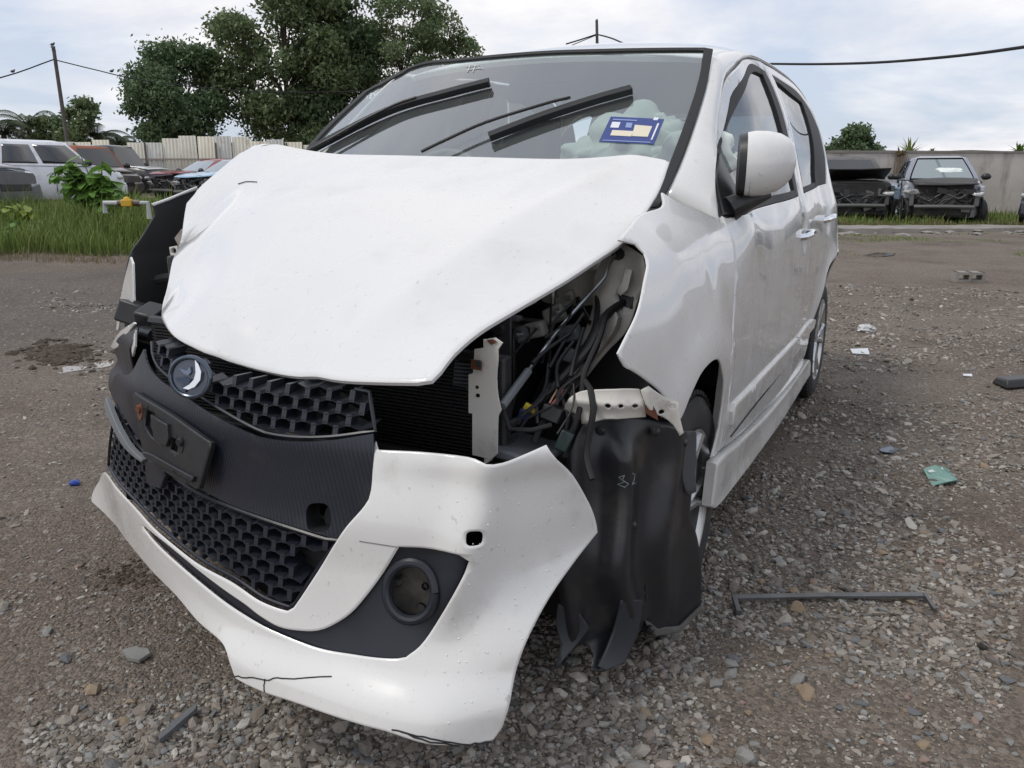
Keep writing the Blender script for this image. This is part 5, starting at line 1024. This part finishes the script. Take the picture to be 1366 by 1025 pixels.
    for xx, sg, nm in ((fxx, 1, 'windscreen'), (bxx, -1, 'rear_window')):
        V = []
        for t in np.linspace(.07, .93, n):
            w = wb+(wt-wb)*(t**1.25)-.13
            for f in (-1, -.5, 0, .5, 1): V.append((xx(t)+sg*(.012+.03*(1-f*f)), f*w, z1+(Hc-.05-z1)*t))
        o = MB().add(V, [(i*5+j, i*5+j+1, i*5+j+6, i*5+j+5) for i in range(n-1) for j in range(4)]).build(nm, SILVERGL if sg > 0 and gl is not TINT else gl, root, 60)
    for s in (1, -1):      # doors are drawn by their shut lines and handles
        for xd in (cowl-.12, cowl-1.0, cowl-1.85):
            if xd > rx+.6: MB().box((xd, s*(hw*.99), (zb+.3)/2), (.012, .03, zb-.36)).build('door_gap', RUBBER, bd, 0)
        for xd in (cowl-.85, cowl-1.68):
            if xd > rx+.6: MB().box((xd, s*(hw+.012), zb-.10), (.16, .03, .025)).build('door_handle', body, bd, 30, .006)
        if mirrors: MB().add(*blob((cowl-.22, s*(hw+.10), zb+.08), (.07, .11, .08), 2, 3, .1)).build('wing_mirror', BLACKP if body is not hood else BLACKP, root, 60)
    # hood
    V = []
    for i in range(7):
        t = i/6; x = cowl+.02+(fx-.12-cowl)*t; w = hw*(.86-.10*t); z = zb+.012+(zh-.07-zb)*t**1.6+.015*sin(pi*t)+hood_tilt*(1-t)*0+hood_tilt*t
        for f in (-1, -.6, 0, .6, 1): V.append((x-.05*abs(f)*t, f*w, z+.025*(1-f*f)+(.03*sin(5*t+f*2) if hood_tilt or stripped else 0)))
    ho = MB().add(V, [(i*5+j, i*5+j+1, i*5+j+6, i*5+j+5) for i in range(6) for j in range(4)]).build('hood', hood or body, root, 50); md = ho.modifiers.new('t', 'SOLIDIFY'); md.thickness = .025
    if stripped:
        MB().box((fx-.52, 0, (zh+.16)/2), (.50, W*.70, zh-.22)).build('engine_bay', BAY, root, 0, .04)
        for s in (1, -1): MB().box((fx-.72, s*hw*.92, zh-.16), (.62, .10, .14)).build('fender_top', body, root, 0, .03)
        for s in (1, -1): MB().add(*blob((fx-.22, s*hw*.80, zh-.22-.06*(s > 0)), (.10, .16, .06), 2, 7+s, .6, 4)).build('broken_headlight', HLAMP, root, 40)
        r2 = np.random.default_rng(int(px)); mb = MB()
        for k in range(30): mb.box((fx-.28+r2.uniform(-.06, .10), r2.uniform(-.6, .6), r2.uniform(.35, .80)), (r2.uniform(.03, .12), r2.uniform(.05, .24), r2.uniform(.03, .16)), Matrix.Rotation(r2.uniform(-.5, .5), 3, 'X'), int(r2.integers(3)))
        for k in range(14): a, b = r2.uniform(-.7, .7), r2.uniform(-.7, .7); mb.tube([(fx-.2, a, r2.uniform(.35, .8)), (fx-.13, (a+b)/2, r2.uniform(.4, .75)), (fx-.2, b, r2.uniform(.35, .8))], .014, 5, int(r2.integers(3)))
        mb.lathe([(.0, .0), (.14, .0), (.15, -.05), (.12, -.06)], 18, 'x', (fx-.18, .1, .58), 0)
        mb.build('engine_parts', [DARKM, mat('dull_metal', (.14, .14, .135), .5, .5), BLACKP], root, 30)
        MB().tube([(fx-.12, -.62, .42), (fx-.06, 0, .43), (fx-.12, .62, .42)], .045, 8).build('crash_bar', mat('dull_metal', (.14, .14, .135), .5, .5), root)
        for s in (1, -1): MB().box((fx-.30, s*.66, .60), (.25, .10, .34), Matrix.Rotation(.15*s, 3, 'Z')).build('inner_wing', mat('torn_inner_wing', (.10, .10, .10), .6), root, 0, .02)
    else:
        MB().box((fx-.10, 0, .40), (.30, W*.93, .34), None, 0, .96).build('front_bumper', bumper_m or body, root, 40, .07)
        MB().box((fx+.035, 0, .50), (.04, W*.5, .12)).build('grille', BLACKP, root, 0, .01)
        for s in (1, -1): MB().add(*blob((fx-.16, s*hw*.72, .68), (.14, .20, .085), 3, 1, .08)).build('headlight', HLAMP, root, 60)
    MB().box((rx+.12, 0, .42), (.30, W*.93, .34), None, 0, .96).build('rear_bumper', bumper_m or body, root, 40, .07)
    for s in (1, -1): MB().box((rx+.10, s*hw*.90, zb-.02), (.14, .13, .42 if hatch else .16)).build('tail_lamp', TLAMP, root, 40, .04)
    for k, (xw, s) in enumerate(((fx-.72, 1), (fx-.72, -1), (rx+.68, 1), (rx+.68, -1))):
        MB().lathe([(.0, -s*.012), (.345, -s*.012), (.345, s*.012), (0, s*.012)], 24, 'y', (xw, s*(hw-.018), .33)).build('wheel_arch', RUBBER, root, 0)
        if not wheels[k]: continue
        ty = MB().lathe([(.19, .09), (.28, .095), (.305, .07), (.31, 0), (.305, -.07), (.28, -.095), (.19, -.09)], 24, 'y').build('tyre', TYRE, root, 40); ty.location = (xw, s*(hw-.09), .31)
        if k < 2 and stripped: ty.rotation_euler = (0, 0, .45)
        rm = MB().lathe([(0, s*.085), (.05, s*.085), (.06, s*.07), (.07, s*.05), (.0, s*.05)], 14, 'y').lathe([(.17, s*.07), (.195, s*.098), (.20, s*.07)], 24, 'y').lathe([(0, s*.03), (.19, s*.03)], 20, 'y', m=1)
        for i in range(7): t = 2*pi*i/7; rm.tube([(.05*cos(t), s*.078, .05*sin(t)), (.185*cos(t), s*.085, .185*sin(t))], .018, 5)
        rm.build('rim', [ALLOY, DARKM], ty, 40)
    if airbag: MB().add(*blob((cowl-.40, .20, zb+.14), (.15, .40, .15), 3, 5, .35, 4)).build('airbag', AB, root, 60)
    return root
# left side, standing on the bank
wreck('hatchback_car', 'dark grey car with alloy wheel nosing in beside the yellowish shrub', 30, 13.6, -.02, 3.9, 1.66, 1.46, body=paint('dark_grey', (.09, .10, .115)), zh=.86, front=True)
wreck('hatchback_car', 'white hatchback with tinted windows and tall red tail lamp on the bank', 66, 20.5, .92, 3.5, 1.52, 1.56, body=paint('white_hatch', (.66, .68, .72), .9), zh=.92, zb=.95, cowl=.98, wr1=.45, wr2=-1.38, tail=-1.62)
wreck('van', 'old van with rusty orange roof standing behind the white hatchback', 166, 23.6, -.55, 4.1, 1.68, 1.60, body=paint('van_dark', (.10, .085, .08)), roof=mat('rusted_roof', (.30, .10, .045), .8, var=(.16, .06, .035), vs_=5), zh=.90, zb=.96, cowl=1.25, wr1=.85, wr2=-1.7, tail=-1.85, front=True)
wreck('off_road_car', 'black off-roader with pale white hood beside the rusty roofed van', 226, 27.5, -.25, 3.9, 1.68, 1.76, body=paint('black_suv', (.018, .018, .02)), hood=paint('white_hood', (.55, .57, .55)), zh=1.02, zb=1.05, cowl=.70, wr1=.35, wr2=-1.7, tail=-1.80, front=True)
wreck('sedan_car', 'smashed red car with a crumpled open front end', 214, 24.0, pi+.95, 4.1, 1.64, 1.36, body=paint('red', (.24, .02, .028)), hatch=False, gl=SILVERGL, stripped=True, hood_tilt=.10, zh=.86, tail=-1.6, wr2=-1.2, front=True, sink=.1)
wreck('sedan_car', 'silver car with a light blue hood beside the smashed red car', 250, 22.5, pi+1.0, 4.0, 1.64, 1.36, body=paint('silver', (.34, .36, .37)), hood=paint('light_blue', (.30, .47, .62)), hatch=False, gl=SILVERGL, stripped=True, zh=.88, front=True, sink=.12)
# right side, along the concrete wall
BLKH = mat('matt_black_hood', (.022, .021, .021), .55, var=(.04, .038, .036), vs_=4)
wreck('sedan_car', 'white car with matt black hood, stripped front and white airbag', 1256, 18.7, -pi/2-.36, 4.0, 1.72, 1.60, body=paint('blue_white', (.46, .48, .54), .8), hood=BLKH, roof=paint('slate_blue', (.13, .15, .20), .8), hatch=False, gl=glass('wreck_glass', (.28, .32, .34), .0, .03, .5), stripped=True, zh=.98, zb=1.02, cowl=1.0, wr1=.15, airbag=True, front=True)
wreck('pickup_truck', 'stripped pickup wreck with raised black hood and exposed engine bay', 1142, 19.6, -pi/2-.22, 4.4, 1.80, 1.62, body=mat('burnt_body', (.075, .075, .075), .7, var=(.16, .155, .15), vs_=4), hood=mat('black_hood', (.010, .010, .011), .6), hatch=False, stripped=True, zh=.98, zb=1.02, hood_tilt=.36, front=True)
wreck('hatchback_car', 'light blue car half hidden between the pickup and the black hooded car', 1196, 20.6, -pi/2+.05, 3.0, 1.4, 1.2, body=paint('pale_blue', (.32, .46, .58)), hood=paint('pale_blue', (.32, .46, .58)), zh=.85, front=True, cowl=.6, wr1=.2, wr2=-1.1, tail=-1.3)
wreck('hatchback_car', 'dark navy car at the far end beside the black hooded car', 1408, 17.8, -pi/2-.80, 4.0, 1.70, 1.48, body=paint('navy', (.02, .024, .035)), zh=.9, front=True)
# ================================================================== small things on the ground
def place(o, px, py, lift=0., rz=0.): p = gp(px, py); o.location = (p.x, p.y, p.z+lift); o.rotation_euler[2] = rz; return o
# flat metal bar with bent ends
BAR = mat('grey_steel', (.17, .18, .19), .45, .6, var=(.10, .10, .10), vs_=20, dirt=(.08, .07, .06), ds=9)
p0, p1 = gp(978, 806), gp(1232, 803); dirv = (p1-p0); Lb = dirv.length; q0 = gp(985, 824); q1 = gp(1247, 819)
b = MB()
def strip(A, B, w, h):
    d = (B-A).normalized(); t = Vector((-d.y, d.x, 0)).normalized(); b.add([A+t*w/2+Vector((0, 0, z)) for z in (.0, h)]+[A-t*w/2+Vector((0, 0, z)) for z in (h, .0)]+[B+t*w/2+Vector((0, 0, z)) for z in (.0, h)]+[B-t*w/2+Vector((0, 0, z)) for z in (h, .0)], [(0, 1, 2, 3), (7, 6, 5, 4), (0, 4, 5, 1), (1, 5, 6, 2), (2, 6, 7, 3), (3, 7, 4, 0)])
up = Vector((0, 0, .016)); strip(p0+up, p0.lerp(p1, .5)+up+Vector((0, .004, 0)), .020, .007); strip(p0.lerp(p1, .5)+up+Vector((0, .004, .0)), p1+up, .020, .007); strip(p0+up, q0+Vector((0, 0, .008)), .012, .012); strip(p1+up, q1+Vector((0, 0, .006)), .010, .010)
tag(b.build('steel_bar', BAR, None, 0, .001), 'long grey steel bar with bent ends lying on the gravel', 'bar')
def stone(name, px, py, r, seed, m, label=None, parent=None, squash=.6, rz=None):
    o = MB().add(*blob((0, 0, 0), (r, r*.78, r*squash), 2, seed, .55, 3.2)).build(name, m, parent, 24); place(o, px, py, r*squash*.45, seed*1.7 if rz is None else rz)
    if label: tag(o, label, 'stone')
    return o
S_TAN = mat('stone_tan', (.30, .225, .15), .9, var=(.22, .17, .12), vs_=30, bump=.3, bs=60); S_GREY = mat('stone_grey', (.26, .255, .24), .9, var=(.18, .175, .165), vs_=25, bump=.3, bs=60); S_DARK = mat('stone_dark', (.10, .11, .12), .85, var=(.15, .15, .15), vs_=25, bump=.3, bs=60); S_PINK = mat('stone_pink', (.30, .21, .17), .9, var=(.24, .18, .15), vs_=25, bump=.3, bs=60)
stone('rock', 1063, 815, .022, 3, S_TAN, 'tan rock resting against the steel bar', squash=.75)
stone('rock', 995, 1013, .020, 5, S_GREY, 'largest pale grey rock below the steel bar', squash=.7)
def flat(name, outl, th, m, label, cat, lift=.004, bend=0., parent=None):
    P = [gp(x, y) for x, y in outl]; c = sum(P, Vector())/len(P); n = len(P); z = max(ground_z(p.x, p.y) for p in P)-c.z
    V = [Vector((p.x-c.x, p.y-c.y, z+lift+bend*sin(i*2.1))) for i, p in enumerate(P)]; V += [v+Vector((0, 0, th)) for v in V]
    o = MB().add(V, [tuple(range(n))[::-1], tuple(range(n, 2*n))]+[(i, (i+1) % n, n+(i+1) % n, n+i) for i in range(n)]).build(name, m, parent, 0); o.location = c
    if label: tag(o, label, cat)
    return o
flat('slate_piece', [(163, 874), (180, 869), (198, 872), (201, 878), (186, 887), (172, 884)], .008, S_GREY, 'flat grey slate piece lying before the bumper', 'stone')
flat('bark_piece', [(212, 991), (228, 975), (250, 958), (264, 950), (262, 957), (244, 972), (226, 987), (214, 996)], .012, S_DARK, 'dark splintered strip lying on the gravel below the bumper', 'debris')
gw = flat('plastic_wrapper', [(1231, 630), (1246, 628), (1260, 626), (1277, 646), (1264, 650), (1243, 649)], .004, mat('wrapper_green', (.035, .17, .13), .35, var=(.10, .26, .20), vs_=60, coat=.4), 'crumpled green and white plastic wrapper on the gravel', 'wrapper', .006, .008)
flat('wrapper_band', [(1237, 633), (1256, 630.5), (1258, 633), (1239, 635.5)], .002, mat('wrapper_white', (.6, .62, .6), .5), None, None, .013, .001).parent = None
bandw = bpy.data.objects['wrapper_band']; wl = bandw.location.copy(); bandw.parent = gw; bandw.location = wl-gw.location
flat('paper_sheet', [(1134, 468), (1157, 469), (1160, 474), (1137, 473.5)], .002, mat('paper_white', (.62, .64, .66), .7), 'small white paper sheet lying flat near the rear wheel', 'paper', .006, .003)
tag(place(MB().add(*blob((0, 0, 0), (.06, .05, .035), 3, 9, .6, 6)).build('plastic_bag', mat('clear_bag', (.50, .50, .50), .25, coat=.5), None, 50), 1155, 443, .02), 'crumpled pale plastic bag on the gravel behind the car', 'bag')
bx_ = MB().add([(-.10, -.06, 0), (.11, -.05, 0), (.12, .06, 0), (-.07, .08, 0), (-.085, -.045, .045), (.10, -.04, .05), (.105, .045, .05), (-.06, .06, .04)], [(3, 2, 1, 0), (4, 5, 6, 7), (0, 1, 5, 4), (1, 2, 6, 5), (2, 3, 7, 6), (3, 0, 4, 7)]).build('plastic_box', BLACKP, None, 30, .01)
tag(place(bx_, 1352, 516, .004, .2), 'black plastic box lying on the gravel', 'box')
flat('blue_scrap', [(1172, 602), (1188, 600), (1198, 603), (1190, 607), (1175, 606)], .003, mat('blue_grey_scrap', (.14, .17, .22), .4), 'blue grey scrap of plastic on the gravel above the wrapper', 'scrap', .005, .006)
flat('dark_scrap', [(1172, 600), (1186, 598), (1200, 602), (1188, 607)], .006, S_DARK, 'dark flat scrap on the gravel between skirt and wrapper', 'scrap', .004, .002).location.x -= .0
tag(place(MB().add(*blob((0, 0, 0), (.02, .014, .012), 2, 2, .5, 5)).build('blue_litter', mat('blue_plastic', (.02, .06, .35), .4), None, 40), 100, 647, .008), 'small bright blue plastic bit on the bare earth', 'litter')
flat('white_scrap', [(1284, 501), (1296, 501), (1297, 503.5), (1285, 503.5)], .003, mat('paper_white', (.62, .64, .66), .7), 'thin white scrap on the gravel before the black plastic box', 'scrap', .005, .002)
# hollow concrete block
cbk = MB(); bw, bd_, bh = .30, .16, .11
for x_, w_ in ((-bw/2+.015, .03), (0, .03), (bw/2-.015, .03)): cbk.box((x_, 0, bh/2), (w_, bd_, bh))
cbk.box((0, 0, .014), (bw-.004, bd_-.004, .028)); cbk.box((0, 0, bh-.014), (bw-.004, bd_-.004, .028))
tag(place(cbk.build('concrete_block', CONC, None, 0), 1290, 376, .0, -.12), 'hollow concrete block lying on the gravel yard', 'block')
# puddles
WATER = mat('muddy_water', (.20, .17, .14), .03, spec=.9)
for outl in ([(118, 487), (128, 482), (143, 479), (152, 482), (150, 488), (138, 491), (124, 492)], [(150, 482), (166, 476), (182, 478), (180, 488), (160, 490)], [(60, 494), (90, 489), (117, 489), (112, 494), (80, 498)]):
    o = flat('puddle', outl, .001, WATER, None, None, -.002); o['kind'] = 'structure'
o = flat('puddle', [(1150, 341), (1170, 338), (1195, 338.5), (1192, 342), (1165, 343)], .001, WATER, None, None, -.002); o['kind'] = 'structure'
# earth heap on the bank, churned mud beside the puddle
SOIL = mat('dark_soil', (.045, .033, .025), .95, var=(.085, .065, .045), vs_=9, bump=.8, bs=20)
hp = MB().add(*blob((0, 0, 0), (.62, .35, .22), 4, 4, .55, 5)); hp.add(*blob((.45, .05, -.02), (.40, .3, .15), 4, 6, .55, 5)); o = hp.build('soil_heap', SOIL, None, 50); p = gp(95, 338); o.location = (p.x, p.y, p.z+.02); tag(o, 'dark heap of earth at the foot of the grassy bank', 'soil heap')
mud = MB()
for k in range(420):
    px_, py_ = rng.normal(80, 24), rng.normal(473, 7); p = gp(px_, py_); r = rng.uniform(.006, .026)*(1 if rng.random() < .8 else 1.6); mud.add(*blob((p.x, p.y, p.z), (r*rng.uniform(.8, 1.5), r, r*.7), 1, k, .7, 4, Matrix.Rotation(rng.uniform(0, 6), 3, 'Z')))
for k in range(160):
    px_, py_ = rng.normal(165, 24), rng.normal(768, 12); p = gp(px_, py_); r = rng.uniform(.002, .008); mud.add(*blob((p.x, p.y, p.z), (r*1.3, r, r*.7), 1, k, .7, 4, Matrix.Rotation(rng.uniform(0, 6), 3, 'Z')))
tag(mud.build('churned_mud', SOIL, None, 0), 'churned dark mud clods beside the puddle', 'mud', kind='stuff')
# pipe with yellow valve on the bank
PVC = mat('grey_pvc', (.42, .43, .42), .5); pr = tag(empty('water_pipe', gp(168, 318)), 'grey plastic water pipe with a yellow valve on the grassy bank', 'pipe')
a_, b_ = far(139, 271, 11.5), far(197, 271, 11.5); o0 = Vector(pr.location); za = a_-o0; zb_ = b_-o0
MB().tube([za+Vector((0, 0, -.14)), za, za+Vector((.30, 0, 0))], .035, 10).build('pipe_run', PVC, pr); MB().tube([zb_+Vector((-.26, 0, 0)), zb_, zb_+Vector((0, 0, -.22))], .035, 10).build('pipe_run', PVC, pr)
vm = (za+zb_)/2+Vector((.06, 0, 0)); MB().tube([vm-Vector((.17, 0, 0)), vm+Vector((.14, 0, 0))], .045, 10).build('coupling', mat('brass_dark', (.12, .10, .08), .5, .5), pr)
MB().box(vm+Vector((-.03, -.03, .0)), (.15, .09, .10)).add(*blob(vm+Vector((-.03, -.03, .05)), (.05, .04, .04), 2, 1, .2)).build('valve', mat('valve_yellow', (.55, .33, .02), .5), pr, 40, .015)
# ---- gravel: single larger stones, then the mass
def stones_mesh():
    out_ = []
    for k in range(8):
        v, f = blob((0, 0, 0), (1, .75, .5), 1, k+20, .6, 3.5); me = bpy.data.meshes.new('stone'); me.from_pydata([tuple(x) for x in v], [], f); me.materials.append([S_GREY, S_GREY, S_TAN, S_PINK, S_GREY, S_DARK, S_GREY, S_TAN][k]); out_.append(me)
    return out_
SM = stones_mesh(); cnt = 0
def carfoot(x, y):
    d = np.array([x-TX, y-TY]); a_ = d[0]*_S+d[1]*_C; l_ = d[0]*_C-d[1]*_S; return 0 < a_ < 3.6 and abs(l_) < .75
while cnt < 260:
    px_, py_ = rng.uniform(0, 1366), rng.uniform(560, 1024)
    if mnoise.noise(Vector((px_*.006, py_*.008, 2))) < -.12+.35*(px_ < 420): continue
    p = gp(px_, py_)
    if carfoot(p.x, p.y): continue
    o = link('stone', SM[int(rng.integers(8))], ground); r = float(np.clip(rng.lognormal(-4.62, .38), .006, .024)); o.scale = (r, r, r); o.location = (p.x, p.y, p.z+r*.15); o.rotation_euler = (rng.uniform(-.3, .3), rng.uniform(-.3, .3), rng.uniform(0, 6.28)); cnt += 1
def gravel():
    v, f = blob((0, 0, 0), (1, 1, 1), 0 or 1, 0, 0.); 
    bm = bmesh.new(); bmesh.ops.create_icosphere(bm, subdivisions=1, radius=1); B = np.array([tuple(q.co) for q in bm.verts]); T = np.array([[w.index for w in q.verts] for q in bm.faces]); bm.free()
    X = []; R = []; tries = 0
    n_want = 84000
    while len(X) < n_want:
        th = rng.uniform(-.62, .62); r = math.exp(rng.uniform(math.log(.95), math.log(9.5))); x, y = r*sin(th), r*cos(th); tries += 1
        d = mnoise.noise(Vector((x*1.1, y*1.1, 2)))+.5*mnoise.noise(Vector((x*3, y*3, 5)))+.34*min(1, max(-1, x*1.2))-.04
        if d < -.05 and rng.random() > .42: continue
        if d < -.35 and rng.random() > .35: continue
        X.append((x, y, ground_z(x, y))); R.append(min(.020, rng.lognormal(-5.55, .52))*(1+.10*r)*(.62 if d < 0 else 1))
    X = np.array(X); R = np.array(R); n = len(X); 
    k = len(B); sc = np.stack([rng.uniform(.8, 1.4, n), rng.uniform(.6, 1.0, n), rng.uniform(.35, .7, n)], 1)*R[:, None]
    V = B[None]*(1+rng.uniform(-.28, .28, (n, k, 1)))*sc[:, None, :]; a = rng.uniform(0, 2*pi, n); c, s = np.cos(a)[:, None], np.sin(a)[:, None]; tl = rng.normal(0, .3, (n, 1))
    x_, y_, z_ = V[..., 0], V[..., 1], V[..., 2]; z2 = z_+x_*tl; V = np.stack([x_*c-y_*s, x_*s+y_*c, z2], -1)+X[:, None, :]+np.stack([0*R, 0*R, R*.12], 1)[:, None, :]
    F = (T[None]+(np.arange(n)*k)[:, None, None]).reshape(-1, 3)
    m = mat('gravel_stones', (.2, .2, .2), .92, island=[(.085, .078, .07), (.19, .165, .14), (.24, .215, .185), (.16, .13, .10), (.36, .335, .295), (.24, .20, .165), (.15, .155, .155), (.46, .43, .385)], bump=.3, bs=90)
    return tag(big_mesh('gravel', V.reshape(-1, 3), F, m), 'loose grey and tan gravel scattered over the yard', 'gravel', kind='stuff')
gravel()
